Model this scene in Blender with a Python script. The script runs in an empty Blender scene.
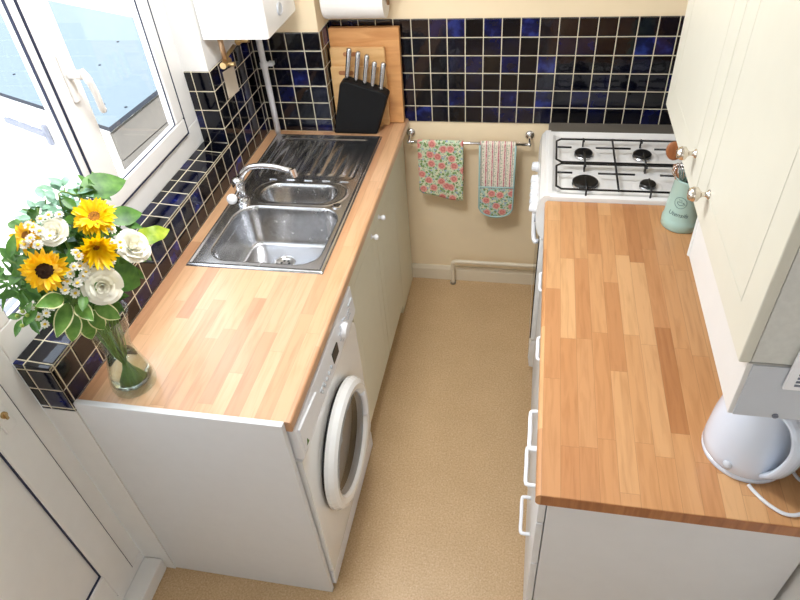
import bpy, bmesh, math, random
from mathutils import Vector, Matrix, Euler
random.seed(7)
PI = math.pi
S = bpy.context.scene
C = S.collection

# ------------------------------------------------------------------ helpers
def link(o):
    C.objects.link(o); return o

def tag(o, label=None, cat=None, group=None, kind=None):
    if label: o['label'] = label
    if cat: o['category'] = cat
    if group: o['group'] = group
    if kind: o['kind'] = kind
    return o

def thing(name, label, cat, loc=(0, 0, 0), rotz=0, group=None):
    o = bpy.data.objects.new(name, None)
    o.empty_display_size = .05
    link(o); o.location = loc; o.rotation_euler = (0, 0, rotz)
    return tag(o, label, cat, group)

def obj(name, bm, mats, parent=None, smooth=False, loc=None, bevel=0, seg=2, sub=0, local=False):
    """bm in world coordinates unless local; one mesh object"""
    me = bpy.data.meshes.new(name)
    bmesh.ops.recalc_face_normals(bm, faces=bm.faces[:])
    bm.to_mesh(me); bm.free()
    if not isinstance(mats, (list, tuple)): mats = [mats]
    for m in mats: me.materials.append(m)
    for p in me.polygons: p.use_smooth = smooth
    o = bpy.data.objects.new(name, me); link(o)
    if parent is not None:
        o.parent = parent
        if not local:
            # geometry was given in world coordinates; shift into the parent's frame
            M = Matrix.Translation(Vector(world_loc(parent)))
            me.transform(M.inverted())
    if loc is not None: o.location = loc
    if bevel:
        b = o.modifiers.new('bevel', 'BEVEL'); b.width = bevel; b.segments = seg
        b.limit_method = 'ANGLE'; b.angle_limit = math.radians(40)
        if not smooth:
            for p in me.polygons: p.use_smooth = True
            w = o.modifiers.new('wn', 'WEIGHTED_NORMAL'); w.keep_sharp = True
    if sub:
        s = o.modifiers.new('sub', 'SUBSURF'); s.levels = sub; s.render_levels = sub
    return o

def world_loc(o):
    v = Vector(o.location)
    while o.parent is not None:
        o = o.parent; v = v + Vector(o.location)
    return v

def struct(name, bm, m, **k):
    o = obj(name, bm, m, **k)
    if o.parent is None: o['kind'] = 'structure'
    return o

def box(bm, x0, x1, y0, y1, z0, z1, mi=0):
    vs = [bm.verts.new(p) for p in ((x0,y0,z0),(x1,y0,z0),(x1,y1,z0),(x0,y1,z0),(x0,y0,z1),(x1,y0,z1),(x1,y1,z1),(x0,y1,z1))]
    fs = []
    for f in ((0,3,2,1),(4,5,6,7),(0,1,5,4),(1,2,6,5),(2,3,7,6),(3,0,4,7)):
        fc = bm.faces.new([vs[i] for i in f]); fc.material_index = mi; fs.append(fc)
    return vs

def bx(*a, **k):
    bm = bmesh.new(); box(bm, *a, **k); return bm

def prism(bm, pts, axis, a, b, mi=0):
    """pts: 2-D outline in the plane normal to axis, extruded from a to b"""
    def P(p, t):
        if axis == 'x': return (t, p[0], p[1])
        if axis == 'y': return (p[0], t, p[1])
        return (p[0], p[1], t)
    A = [bm.verts.new(P(p, a)) for p in pts]; B = [bm.verts.new(P(p, b)) for p in pts]
    n = len(pts)
    fs = [bm.faces.new(A), bm.faces.new(B[::-1])]
    for i in range(n): fs.append(bm.faces.new((A[i], B[i], B[(i+1) % n], A[(i+1) % n])))
    for f in fs: f.material_index = mi
    return bm

def lathe(bm, prof, n=32, origin=(0,0,0), axis=(0,0,1), cap0=False, cap1=False, mi=0, smooth=True):
    q = Vector((0,0,1)).rotation_difference(Vector(axis).normalized())
    O = Vector(origin); rings = []
    for r, z in prof:
        rings.append([bm.verts.new(O + q @ Vector((r*math.cos(2*PI*i/n), r*math.sin(2*PI*i/n), z))) for i in range(n)])
    for a, b in zip(rings, rings[1:]):
        for i in range(n):
            f = bm.faces.new((a[i], a[(i+1) % n], b[(i+1) % n], b[i])); f.material_index = mi; f.smooth = smooth
    if cap0: f = bm.faces.new(rings[0][::-1]); f.material_index = mi
    if cap1: f = bm.faces.new(rings[-1]); f.material_index = mi
    return bm

def cyl(bm, p0, p1, r, n=20, mi=0, r1=None):
    p0 = Vector(p0); p1 = Vector(p1)
    return lathe(bm, [(r, 0), (r if r1 is None else r1, (p1-p0).length)], n, p0, p1-p0, True, True, mi)

def tube(bm, pts, r, n=10, mi=0, caps=True, radii=None):
    pts = [Vector(p) for p in pts]; rings = []
    t0 = (pts[1]-pts[0]).normalized()
    up = Vector((0,0,1)) if abs(t0.z) < .9 else Vector((1,0,0))
    nrm = (up - t0*up.dot(t0)).normalized()
    for i, p in enumerate(pts):
        t = (pts[min(i+1, len(pts)-1)] - pts[max(i-1, 0)]).normalized()
        nrm = (nrm - t*nrm.dot(t)).normalized(); b = t.cross(nrm)
        rr = radii[i] if radii else r
        rings.append([bm.verts.new(p + (nrm*math.cos(2*PI*k/n) + b*math.sin(2*PI*k/n))*rr) for k in range(n)])
    for a, c in zip(rings, rings[1:]):
        for i in range(n):
            f = bm.faces.new((a[i], a[(i+1) % n], c[(i+1) % n], c[i])); f.material_index = mi; f.smooth = True
    if caps:
        bm.faces.new(rings[0][::-1]).material_index = mi; bm.faces.new(rings[-1]).material_index = mi
    return bm

def spline(P, n=8):
    P = [Vector(p) for p in P]; out = []
    Q = [P[0]*2-P[1]] + P + [P[-1]*2-P[-2]]
    for i in range(1, len(Q)-2):
        for k in range(n):
            t = k/n; a, b, c, d = Q[i-1], Q[i], Q[i+1], Q[i+2]
            out.append(.5*((2*b) + (c-a)*t + (2*a-5*b+4*c-d)*t*t + (3*b-a-3*c+d)*t**3))
    out.append(P[-1]); return out

def sphere(bm, c, r, n=16, sz=1.0, mi=0):
    m = n//2
    prof = [(max(1e-5, r*math.sin(PI*i/m)), -r*sz*math.cos(PI*i/m)) for i in range(m+1)]
    return lathe(bm, prof, n, c, (0,0,1), False, False, mi)

# ------------------------------------------------------------------ materials
def newmat(name):
    m = bpy.data.materials.new(name); m.use_nodes = True
    nt = m.node_tree; b = nt.nodes['Principled BSDF']; return m, nt, b

def N(nt, typ, **kw):
    n = nt.nodes.new(typ)
    for k, v in kw.items(): setattr(n, k, v)
    return n

def mth(nt, op, a, b=None, c=None):
    n = nt.nodes.new('ShaderNodeMath'); n.operation = op
    for i, v in enumerate((a, b, c)):
        if v is None: continue
        if isinstance(v, (int, float)): n.inputs[i].default_value = v
        else: nt.links.new(v, n.inputs[i])
    return n.outputs[0]

def ramp(nt, fac, stops, interp='LINEAR'):
    n = nt.nodes.new('ShaderNodeValToRGB'); e = n.color_ramp; e.interpolation = interp
    while len(e.elements) < len(stops): e.elements.new(.5)
    for el, (p, c) in zip(e.elements, stops): el.position = p; el.color = (*c, 1)
    nt.links.new(fac, n.inputs[0]); return n.outputs[0]

def mixc(nt, fac, a, b, blend='MIX'):
    n = nt.nodes.new('ShaderNodeMix'); n.data_type = 'RGBA'; n.blend_type = blend
    for s, v in ((0, fac), (6, a), (7, b)):
        if isinstance(v, tuple): n.inputs[s].default_value = (*v, 1) if len(v) == 3 else v
        elif isinstance(v, (int, float)): n.inputs[s].default_value = v
        else: nt.links.new(v, n.inputs[s])
    return n.outputs[2]

def srgb(r, g, b):
    f = lambda c: (c/255/12.92) if c/255 <= .04045 else ((c/255+.055)/1.055)**2.4
    return (f(r), f(g), f(b))

def plain(name, col, rough=.5, metal=0, spec=.5, noise=0.0, nscale=20, bump=0, coat=0, bscale=None):
    m, nt, b = newmat(name)
    b.inputs['Roughness'].default_value = rough; b.inputs['Metallic'].default_value = metal
    b.inputs['Specular IOR Level'].default_value = spec; b.inputs['Coat Weight'].default_value = coat
    tc = N(nt, 'ShaderNodeTexCoord'); no = N(nt, 'ShaderNodeTexNoise'); no.inputs['Scale'].default_value = nscale
    no.inputs['Detail'].default_value = 4
    nt.links.new(tc.outputs['Object'], no.inputs['Vector'])
    d = max(noise, .012)
    c = ramp(nt, no.outputs[0], [(.3, tuple(max(0, v*(1-d)) for v in col)), (.7, tuple(min(1, v*(1+d)) for v in col))])
    nt.links.new(c, b.inputs['Base Color'])
    if bump:
        n2 = N(nt, 'ShaderNodeTexNoise'); n2.inputs['Scale'].default_value = bscale or nscale*4; n2.inputs['Detail'].default_value = 3
        nt.links.new(tc.outputs['Object'], n2.inputs['Vector'])
        bp = N(nt, 'ShaderNodeBump'); bp.inputs['Strength'].default_value = bump; bp.inputs['Distance'].default_value = .002
        nt.links.new(n2.outputs[0], bp.inputs['Height']); nt.links.new(bp.outputs[0], b.inputs['Normal'])
    return m

def tile_mat():
    m, nt, b = newmat('navy_glazed_tiles')
    uv = N(nt, 'ShaderNodeUVMap'); sp = N(nt, 'ShaderNodeSeparateXYZ'); nt.links.new(uv.outputs[0], sp.inputs[0])
    u, v = sp.outputs[0], sp.outputs[1]
    fu, fv = mth(nt, 'FRACT', u), mth(nt, 'FRACT', v)
    du = mth(nt, 'MINIMUM', fu, mth(nt, 'SUBTRACT', 1, fu)); dv = mth(nt, 'MINIMUM', fv, mth(nt, 'SUBTRACT', 1, fv))
    d = mth(nt, 'MINIMUM', du, dv)
    grout = mth(nt, 'LESS_THAN', d, .026)
    cb = N(nt, 'ShaderNodeCombineXYZ'); nt.links.new(mth(nt, 'FLOOR', u), cb.inputs[0]); nt.links.new(mth(nt, 'FLOOR', v), cb.inputs[1])
    wn = N(nt, 'ShaderNodeTexWhiteNoise'); wn.noise_dimensions = '2D'; nt.links.new(cb.outputs[0], wn.inputs[0])
    no = N(nt, 'ShaderNodeTexNoise'); no.inputs['Scale'].default_value = 1.3; no.inputs['Detail'].default_value = 3
    nt.links.new(uv.outputs[0], no.inputs['Vector'])
    f = mth(nt, 'MULTIPLY', mth(nt, 'POWER', wn.outputs[0], 2.4), mth(nt, 'MULTIPLY', no.outputs[0], 1.7))
    col = ramp(nt, f, [(0, srgb(5, 6, 14)), (.35, srgb(8, 11, 30)), (.75, srgb(14, 20, 66)), (1, srgb(34, 46, 118))])
    col = mixc(nt, grout, col, srgb(214, 204, 178))
    nt.links.new(col, b.inputs['Base Color'])
    nt.links.new(mth(nt, 'ADD', mth(nt, 'MULTIPLY', grout, .6), .07), b.inputs['Roughness'])
    b.inputs['Specular IOR Level'].default_value = .5
    h = mth(nt, 'MINIMUM', mth(nt, 'MULTIPLY', d, 14), 1)
    n3 = N(nt, 'ShaderNodeTexNoise'); n3.inputs['Scale'].default_value = 1.6; nt.links.new(uv.outputs[0], n3.inputs['Vector'])
    h = mth(nt, 'ADD', h, mth(nt, 'MULTIPLY', n3.outputs[0], .35))
    bp = N(nt, 'ShaderNodeBump'); bp.inputs['Strength'].default_value = .55; bp.inputs['Distance'].default_value = .003
    nt.links.new(h, bp.inputs['Height']); nt.links.new(bp.outputs[0], b.inputs['Normal'])
    return m

P = .073
def tiled(name, x0, x1, y0, y1, z0, z1, ox=0., oy=1.183, oz=1.333, parent=None):
    bm = bx(x0, x1, y0, y1, z0, z1)
    uvl = bm.loops.layers.uv.new('UVMap'); bm.normal_update()
    for f in bm.faces:
        n = f.normal
        for l in f.loops:
            c = l.vert.co
            X, Y, Z = (c.x-ox)/P, (c.y-oy)/P, (c.z-oz)/P
            if abs(n.x) > .5: l[uvl].uv = (Y + 40, Z + 40)
            elif abs(n.y) > .5: l[uvl].uv = (X + 40, Z + 40)
            else: l[uvl].uv = (X + 40, Y + 40)
    return struct(name, bm, M['tile'], parent=parent, bevel=.0015, seg=1)

def wood_blocks(name, cols, rough=.28, w=.042, ln=.30, seam=.75, along='Y', coat=0.0):
    m, nt, b = newmat(name)
    tc = N(nt, 'ShaderNodeTexCoord'); sp = N(nt, 'ShaderNodeSeparateXYZ'); nt.links.new(tc.outputs['Object'], sp.inputs[0])
    X, Y = (sp.outputs[0], sp.outputs[1]) if along == 'Y' else (sp.outputs[1], sp.outputs[0])
    u = mth(nt, 'DIVIDE', X, w); iu = mth(nt, 'FLOOR', u)
    w1 = N(nt, 'ShaderNodeTexWhiteNoise'); w1.noise_dimensions = '1D'; nt.links.new(iu, w1.inputs['W'])
    v = mth(nt, 'ADD', mth(nt, 'DIVIDE', Y, ln), mth(nt, 'MULTIPLY', w1.outputs[0], 9)); iv = mth(nt, 'FLOOR', v)
    cb = N(nt, 'ShaderNodeCombineXYZ'); nt.links.new(iu, cb.inputs[0]); nt.links.new(iv, cb.inputs[1])
    w2 = N(nt, 'ShaderNodeTexWhiteNoise'); w2.noise_dimensions = '2D'; nt.links.new(cb.outputs[0], w2.inputs[0])
    k = len(cols)
    base = ramp(nt, w2.outputs[0], [(i/(k-1), c) for i, c in enumerate(cols)])
    # grain: noise stretched along the strip, shifted per block
    mp = N(nt, 'ShaderNodeCombineXYZ')
    nt.links.new(mth(nt, 'MULTIPLY', X, 75), mp.inputs[0]); nt.links.new(mth(nt, 'MULTIPLY', Y, 6), mp.inputs[1])
    nt.links.new(mth(nt, 'MULTIPLY', w2.outputs[0], 50), mp.inputs[2])
    g = N(nt, 'ShaderNodeTexNoise'); g.inputs['Scale'].default_value = 1; g.inputs['Detail'].default_value = 5; g.inputs['Distortion'].default_value = .6
    nt.links.new(mp.outputs[0], g.inputs['Vector'])
    gc = ramp(nt, g.outputs[0], [(.3, (.80, .74, .66)), (.55, (1, 1, 1)), (.8, (1.0, .98, .94))])
    col = mixc(nt, .75, base, gc, 'MULTIPLY')
    fu, fv = mth(nt, 'FRACT', u), mth(nt, 'FRACT', v)
    d = mth(nt, 'MINIMUM', mth(nt, 'MULTIPLY', mth(nt, 'MINIMUM', fu, mth(nt, 'SUBTRACT', 1, fu)), w),
            mth(nt, 'MULTIPLY', mth(nt, 'MINIMUM', fv, mth(nt, 'SUBTRACT', 1, fv)), ln))
    s = mth(nt, 'LESS_THAN', d, .0006)
    col = mixc(nt, mth(nt, 'MULTIPLY', s, .35), col, tuple(c*seam*.6 for c in cols[0]))
    nt.links.new(col, b.inputs['Base Color'])
    b.inputs['Roughness'].default_value = rough; b.inputs['Coat Weight'].default_value = coat; b.inputs['Coat Roughness'].default_value = .28
    bp = N(nt, 'ShaderNodeBump'); bp.inputs['Strength'].default_value = .08; bp.inputs['Distance'].default_value = .001
    nt.links.new(g.outputs[0], bp.inputs['Height']); nt.links.new(bp.outputs[0], b.inputs['Normal'])
    return m

def wood(name, c0, c1, rough=.4, axis=2, s=(60, 60, 5)):
    m, nt, b = newmat(name)
    tc = N(nt, 'ShaderNodeTexCoord'); mp = N(nt, 'ShaderNodeMapping'); mp.inputs['Scale'].default_value = s
    nt.links.new(tc.outputs['Object'], mp.inputs[0])
    g = N(nt, 'ShaderNodeTexNoise'); g.inputs['Scale'].default_value = 1; g.inputs['Detail'].default_value = 5; g.inputs['Distortion'].default_value = .8
    nt.links.new(mp.outputs[0], g.inputs['Vector'])
    nt.links.new(ramp(nt, g.outputs[0], [(.3, c0), (.7, c1)]), b.inputs['Base Color'])
    b.inputs['Roughness'].default_value = rough
    return m

def floor_mat():
    m, nt, b = newmat('speckled_vinyl')
    tc = N(nt, 'ShaderNodeTexCoord')
    n1 = N(nt, 'ShaderNodeTexNoise'); n1.inputs['Scale'].default_value = 160; n1.inputs['Detail'].default_value = 3
    n2 = N(nt, 'ShaderNodeTexNoise'); n2.inputs['Scale'].default_value = 7; n2.inputs['Detail'].default_value = 4
    vo = N(nt, 'ShaderNodeTexVoronoi'); vo.inputs['Scale'].default_value = 70
    for n in (n1, n2, vo): nt.links.new(tc.outputs['Object'], n.inputs['Vector'])
    c = ramp(nt, n1.outputs[0], [(.25, srgb(186, 152, 110)), (.5, srgb(204, 172, 130)), (.75, srgb(218, 190, 152))])
    c2 = ramp(nt, n2.outputs[0], [(.3, (.93, .92, .9)), (.7, (1, 1, 1))])
    c = mixc(nt, 1.0, c, c2, 'MULTIPLY')
    sp = mth(nt, 'LESS_THAN', vo.outputs['Distance'], .13)
    c = mixc(nt, mth(nt, 'MULTIPLY', sp, .5), c, srgb(228, 208, 176))
    nt.links.new(c, b.inputs['Base Color']); b.inputs['Roughness'].default_value = .42
    return m

def glass_mat(name, tint=(1, 1, 1), refl=1.0):
    m = bpy.data.materials.new(name); m.use_nodes = True; nt = m.node_tree; nt.nodes.clear()
    out = N(nt, 'ShaderNodeOutputMaterial'); tr = N(nt, 'ShaderNodeBsdfTransparent'); gl = N(nt, 'ShaderNodeBsdfGlossy')
    tr.inputs[0].default_value = (*tint, 1); gl.inputs['Roughness'].default_value = .02
    lw = N(nt, 'ShaderNodeLayerWeight'); lw.inputs['Blend'].default_value = .5
    fr = mth(nt, 'ADD', mth(nt, 'MULTIPLY', mth(nt, 'POWER', lw.outputs['Facing'], 4), .5), .03)
    mx = N(nt, 'ShaderNodeMixShader'); nt.links.new(mth(nt, 'MULTIPLY', fr, refl), mx.inputs[0])
    nt.links.new(tr.outputs[0], mx.inputs[1]); nt.links.new(gl.outputs[0], mx.inputs[2]); nt.links.new(mx.outputs[0], out.inputs[0])
    return m

def real_glass(name, col=(1, 1, 1), ior=1.45, rough=0):
    m, nt, b = newmat(name)
    b.inputs['Base Color'].default_value = (*col, 1); b.inputs['Transmission Weight'].default_value = 1
    b.inputs['IOR'].default_value = ior; b.inputs['Roughness'].default_value = rough
    return m

def steel_mat(name, col=(.62, .62, .63), rough=.22, aniso=0, stretch=(1, 1, 1), bumps=.0):
    m, nt, b = newmat(name)
    tc = N(nt, 'ShaderNodeTexCoord'); mp = N(nt, 'ShaderNodeMapping'); mp.inputs['Scale'].default_value = stretch
    nt.links.new(tc.outputs['Object'], mp.inputs[0])
    n = N(nt, 'ShaderNodeTexNoise'); n.inputs['Scale'].default_value = 60; n.inputs['Detail'].default_value = 4
    nt.links.new(mp.outputs[0], n.inputs['Vector'])
    nt.links.new(ramp(nt, n.outputs[0], [(.3, tuple(v*.9 for v in col)), (.7, col)]), b.inputs['Base Color'])
    b.inputs['Metallic'].default_value = 1
    nt.links.new(mth(nt, 'ADD', mth(nt, 'MULTIPLY', n.outputs[0], .12), rough-.06), b.inputs['Roughness'])
    return m

def floral_mat(name, base, stripes=False):
    """cotton print: coral roses, small leaves and buds; or stripes of sprigs"""
    m, nt, b = newmat(name)
    tc = N(nt, 'ShaderNodeTexCoord'); sp = N(nt, 'ShaderNodeSeparateXYZ'); nt.links.new(tc.outputs['Object'], sp.inputs[0])
    X, Z = sp.outputs[0], sp.outputs[2]
    co = N(nt, 'ShaderNodeCombineXYZ'); nt.links.new(X, co.inputs[0]); nt.links.new(Z, co.inputs[1])
    def vor(scale, rnd=1.0):
        v = N(nt, 'ShaderNodeTexVoronoi'); v.voronoi_dimensions = '2D'; v.inputs['Scale'].default_value = scale; v.inputs['Randomness'].default_value = rnd
        nt.links.new(co.outputs[0], v.inputs['Vector']); return v
    dn = N(nt, 'ShaderNodeTexNoise'); dn.inputs['Scale'].default_value = 150; nt.links.new(co.outputs[0], dn.inputs['Vector'])
    wob = mth(nt, 'MULTIPLY', mth(nt, 'SUBTRACT', dn.outputs[0], .5), .25)
    if not stripes:
        v4 = vor(60); c = mixc(nt, mth(nt, 'LESS_THAN', v4.outputs[0], .42), base, srgb(222, 222, 188))
        v1 = vor(48); c = mixc(nt, mth(nt, 'LESS_THAN', mth(nt, 'ADD', v1.outputs[0], wob), .27), c, srgb(136, 168, 108))
        v5 = vor(85); c = mixc(nt, mth(nt, 'LESS_THAN', v5.outputs[0], .16), c, srgb(98, 88, 76))
        v6 = vor(33); c = mixc(nt, mth(nt, 'LESS_THAN', mth(nt, 'ADD', v6.outputs[0], wob), .14), c, srgb(160, 178, 204))
        v2 = vor(19, .75); d2 = mth(nt, 'ADD', v2.outputs[0], wob)
        c = mixc(nt, mth(nt, 'LESS_THAN', d2, .33), c, srgb(232, 168, 156))
        c = mixc(nt, mth(nt, 'LESS_THAN', d2, .21), c, srgb(214, 126, 120))
        c = mixc(nt, mth(nt, 'LESS_THAN', d2, .1), c, srgb(226, 150, 138))
    else:
        f = mth(nt, 'FRACT', mth(nt, 'MULTIPLY', X, 1/.027))
        c = srgb(238, 226, 208)
        a = mth(nt, 'LESS_THAN', mth(nt, 'ABSOLUTE', mth(nt, 'SUBTRACT', mth(nt, 'ADD', f, mth(nt, 'MULTIPLY', wob, 1.2)), .3)), .09)
        c = mixc(nt, a, c, srgb(204, 122, 132))
        g2 = mth(nt, 'LESS_THAN', mth(nt, 'ABSOLUTE', mth(nt, 'SUBTRACT', f, .56)), .035)
        c = mixc(nt, g2, c, srgb(128, 118, 110))
        v1 = vor(110); m2 = mth(nt, 'MULTIPLY', mth(nt, 'LESS_THAN', v1.outputs[0], .3), mth(nt, 'GREATER_THAN', f, .62))
        c = mixc(nt, m2, c, srgb(180, 190, 160))
    nt.links.new(c, b.inputs['Base Color']); b.inputs['Roughness'].default_value = .9; b.inputs['Specular IOR Level'].default_value = .15
    return m

def leaf_mat(name, c0, c1, edge=None, sss=0.0, trans=.0, scale=40):
    m, nt, b = newmat(name)
    tc = N(nt, 'ShaderNodeTexCoord')
    n = N(nt, 'ShaderNodeTexNoise'); n.inputs['Scale'].default_value = scale; n.inputs['Detail'].default_value = 3
    nt.links.new(tc.outputs['Object'], n.inputs['Vector'])
    c = ramp(nt, n.outputs[0], [(.3, c0), (.7, c1)])
    if edge:
        uv = N(nt, 'ShaderNodeUVMap'); sp = N(nt, 'ShaderNodeSeparateXYZ'); nt.links.new(uv.outputs[0], sp.inputs[0])
        e = mth(nt, 'GREATER_THAN', mth(nt, 'ADD', mth(nt, 'ABSOLUTE', sp.outputs[0]), mth(nt, 'MULTIPLY', n.outputs[0], .2)), .92)
        c = mixc(nt, e, c, edge)
    nt.links.new(c, b.inputs['Base Color']); b.inputs['Roughness'].default_value = .45
    if trans:
        out = nt.nodes['Material Output']; t = N(nt, 'ShaderNodeBsdfTranslucent'); nt.links.new(c, t.inputs[0])
        mx = N(nt, 'ShaderNodeMixShader'); mx.inputs[0].default_value = trans
        nt.links.new(b.outputs[0], mx.inputs[1]); nt.links.new(t.outputs[0], mx.inputs[2]); nt.links.new(mx.outputs[0], out.inputs[0])
    return m

M = {}
M['tile'] = tile_mat()
M['wallpaint'] = plain('cream_wall_paint', srgb(246, 226, 190), .75, noise=.02, bump=.1, nscale=9)
M['whitewall'] = plain('white_wall_paint', srgb(236, 234, 230), .7, noise=.015)
M['ceiling'] = plain('ceiling_paint', srgb(238, 238, 236), .8)
M['floor'] = floor_mat()
M['skirt'] = plain('skirting_gloss', srgb(232, 220, 196), .35)
M['upvc'] = plain('white_upvc', srgb(240, 238, 234), .3)
M['gasket'] = plain('dark_blue_gasket', srgb(28, 36, 66), .6)
M['white'] = plain('white_laminate', srgb(224, 224, 224), .38)
M['cream'] = plain('cream_cabinet_paint', srgb(226, 222, 200), .4)
M['creamwall'] = plain('ivory_door_paint', srgb(208, 205, 190), .34)
M['greyend'] = plain('grey_carcass_laminate', srgb(205, 205, 198), .5, noise=.05, nscale=90)
M['pelmet'] = plain('pelmet_white', srgb(218, 216, 212), .4)
M['enamel'] = plain('white_enamel', srgb(246, 246, 244), .14, coat=.3)
M['plasticw'] = plain('white_plastic', srgb(240, 241, 244), .3)
M['plasticg'] = plain('pale_grey_plastic', srgb(196, 200, 206), .35)
M['black'] = plain('black_plastic', srgb(14, 14, 15), .4)
M['castiron'] = plain('black_enamel_iron', srgb(12, 12, 13), .35)
M['blacksatin'] = plain('black_satin_block', srgb(13, 13, 14), .65, spec=.25)
M['ovenglass'] = plain('dark_oven_glass', srgb(18, 18, 20), .08)
M['chrome'] = steel_mat('chrome', (.82, .82, .84), .1)
M['steel'] = steel_mat('brushed_steel', (.60, .60, .61), .25, stretch=(1, .1, 1))
M['steeldark'] = steel_mat('steel_rail', (.42, .40, .37), .3)
M['coverm'] = plain('dull_cover_metal', srgb(150, 142, 130), .45, metal=.6)
M['nickel'] = steel_mat('antique_nickel', (.72, .66, .58), .22)
M['brass'] = steel_mat('brass', (.62, .45, .22), .3)
M['copper'] = steel_mat('copper', (.55, .36, .22), .35)
M['pane'] = glass_mat('window_glass')
M['doorglass'] = glass_mat('tinted_porthole_glass', (.55, .56, .58), 1.6)
M['drum'] = steel_mat('washer_drum', (.55, .54, .52), .4)
WT_L = [srgb(194, 144, 106), srgb(206, 156, 112), srgb(212, 166, 124), srgb(220, 176, 134), srgb(200, 152, 114)]
WT_R = [srgb(184, 126, 80), srgb(204, 148, 98), srgb(210, 158, 108), srgb(220, 172, 122), srgb(194, 136, 88)]
M['wtl'] = wood_blocks('butcher_block_left', WT_L, .36, coat=1.0, ln=.42)
M['wtr'] = wood_blocks('butcher_block_right', WT_R, .36, coat=.1, ln=.36)
M['board'] = wood('beech_board', srgb(196, 136, 80), srgb(218, 162, 104), s=(6, 60, 40))
M['board2'] = wood('pale_beech_board', srgb(212, 164, 106), srgb(228, 186, 130), s=(6, 60, 40))
M['spoonwood'] = wood('spoon_wood', srgb(150, 92, 54), srgb(184, 124, 78))
M['mint'] = plain('mint_enamel', srgb(174, 208, 198), .32, coat=.2)
M['ink'] = plain('grey_print', srgb(92, 118, 116), .6)
M['kettle'] = plain('kettle_white', srgb(214, 224, 238), .18, coat=.3)
M['cable'] = plain('cable_white', srgb(226, 228, 232), .4)
M['paper'] = plain('kitchen_paper', srgb(244, 240, 234), .95, bump=.3, nscale=60)
M['card'] = plain('buff_card', srgb(214, 200, 180), .8, noise=.04)
M['floral'] = floral_mat('green_rose_print', srgb(196, 216, 184))
M['floralb'] = floral_mat('blue_rose_print', srgb(176, 206, 196))
M['stripe'] = floral_mat('pink_stripe_print', srgb(238, 226, 208), True)
M['binding'] = plain('pale_blue_binding', srgb(170, 200, 196), .85)
M['vglass'] = glass_mat('vase_glass', (.93, .97, .95), 1.2)
M['water'] = real_glass('water', (.95, .98, .93), 1.33)
M['petal'] = leaf_mat('sunflower_petal', srgb(255, 208, 0), srgb(255, 228, 20), trans=.3)
M['petalo'] = leaf_mat('amber_petal', srgb(252, 196, 12), srgb(255, 218, 30), trans=.25)
M['seed'] = plain('sunflower_disc', srgb(52, 30, 14), .9, noise=.5, nscale=300, bump=.8)
M['seedy'] = plain('yellow_disc', srgb(150, 96, 14), .9, noise=.6, nscale=250, bump=.8)
M['rose'] = leaf_mat('ivory_petal', srgb(250, 246, 226), srgb(255, 253, 244), trans=.3, scale=15)
M['daisyp'] = leaf_mat('daisy_petal', srgb(250, 248, 240), srgb(255, 255, 250), trans=.3)
M['daisyc'] = plain('daisy_centre', srgb(226, 190, 50), .8)
M['leaf'] = leaf_mat('green_leaf', srgb(52, 96, 34), srgb(98, 146, 56), trans=.25)
M['leafv'] = leaf_mat('variegated_leaf', srgb(78, 128, 44), srgb(126, 168, 78), edge=srgb(232, 232, 180), trans=.25)
M['leafp'] = leaf_mat('silver_green_leaf', srgb(96, 140, 104), srgb(156, 190, 172), trans=.12)
M['leafl'] = leaf_mat('lime_leaf', srgb(118, 152, 30), srgb(176, 192, 60), trans=.3)
M['stem'] = leaf_mat('stem_green', srgb(84, 118, 46), srgb(120, 150, 70))
M['bud'] = plain('green_bud', srgb(140, 160, 70), .7)
M['boards_out'] = plain('white_painted_boards', srgb(236, 236, 232), .6)
M['roofblue'] = plain('pale_blue_roof_felt', (.150, .190, .212), .8, noise=.05, nscale=30)
M['roofedge'] = plain('roof_edge', (.01, .016, .03), .7)
M['paving'] = plain('pale_paving', srgb(220, 214, 206), .9, noise=.05, nscale=6)
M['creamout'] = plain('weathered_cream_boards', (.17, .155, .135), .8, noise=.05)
M['rust'] = plain('grey_iron', srgb(120, 124, 138), .6)
M['filldiff'] = bpy.data.materials.new('fill_light_diffuser')
M['filldiff'].use_nodes = True
_b = M['filldiff'].node_tree.nodes['Principled BSDF']
_b.inputs['Emission Color'].default_value = (.92, .96, 1, 1); _b.inputs['Emission Strength'].default_value = 4  # glow of the added, unseen ceiling lamp

# ------------------------------------------------------------------ room shell
L = 1.73; XR = 1.816; YN = -2.6; H = 2.42
struct('floor', bx(-.09, XR, YN, L, -.06, -.0), M['floor'])
struct('ceiling', bx(-.30, XR+.1, YN-.1, L+.1, H, H+.1), M['ceiling'])
struct('wall_back', bx(-.30, XR+.1, L, L+.1, -.06, H), M['wallpaint'])
struct('wall_right', bx(XR, XR+.1, YN, L, -.06, H), M['whitewall'])
bm = bmesh.new()
box(bm, -.30, .45, YN-.1, YN, -.06, H); box(bm, 1.35, XR+.1, YN-.1, YN, -.06, H)
box(bm, .45, 1.35, YN-.1, YN, -.06, 1.1); box(bm, .45, 1.35, YN-.1, YN, 2.1, H)
struct('wall_near', bm, M['whitewall'])
w2 = bpy.data.objects.new('added_window', None); link(w2); w2.location = (.91, YN-.05, .85); w2['kind'] = 'structure'  # unseen window, added to let cool daylight in from behind the camera
bm = bmesh.new()
for (a0, a1, b0, b1) in ((.45, 1.35, 1.1, 1.16), (.45, 1.35, 2.04, 2.1), (.45, .51, 1.16, 2.04), (1.29, 1.35, 1.16, 2.04), (.87, .93, 1.16, 2.04)): box(bm, a0, a1, YN-.08, YN-.02, b0, b1)
obj('window_frame', bm, M['upvc'], w2, bevel=.004)
for (a0, a1) in ((.51, .87), (.93, 1.29)): obj('pane', bx(a0, a1, YN-.052, YN-.048, 1.16, 2.04), M['pane'], w2)
bm = bmesh.new()
box(bm, -.14, -.006, .006, 1.189, -.06, 1.05)      # under the window
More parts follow.
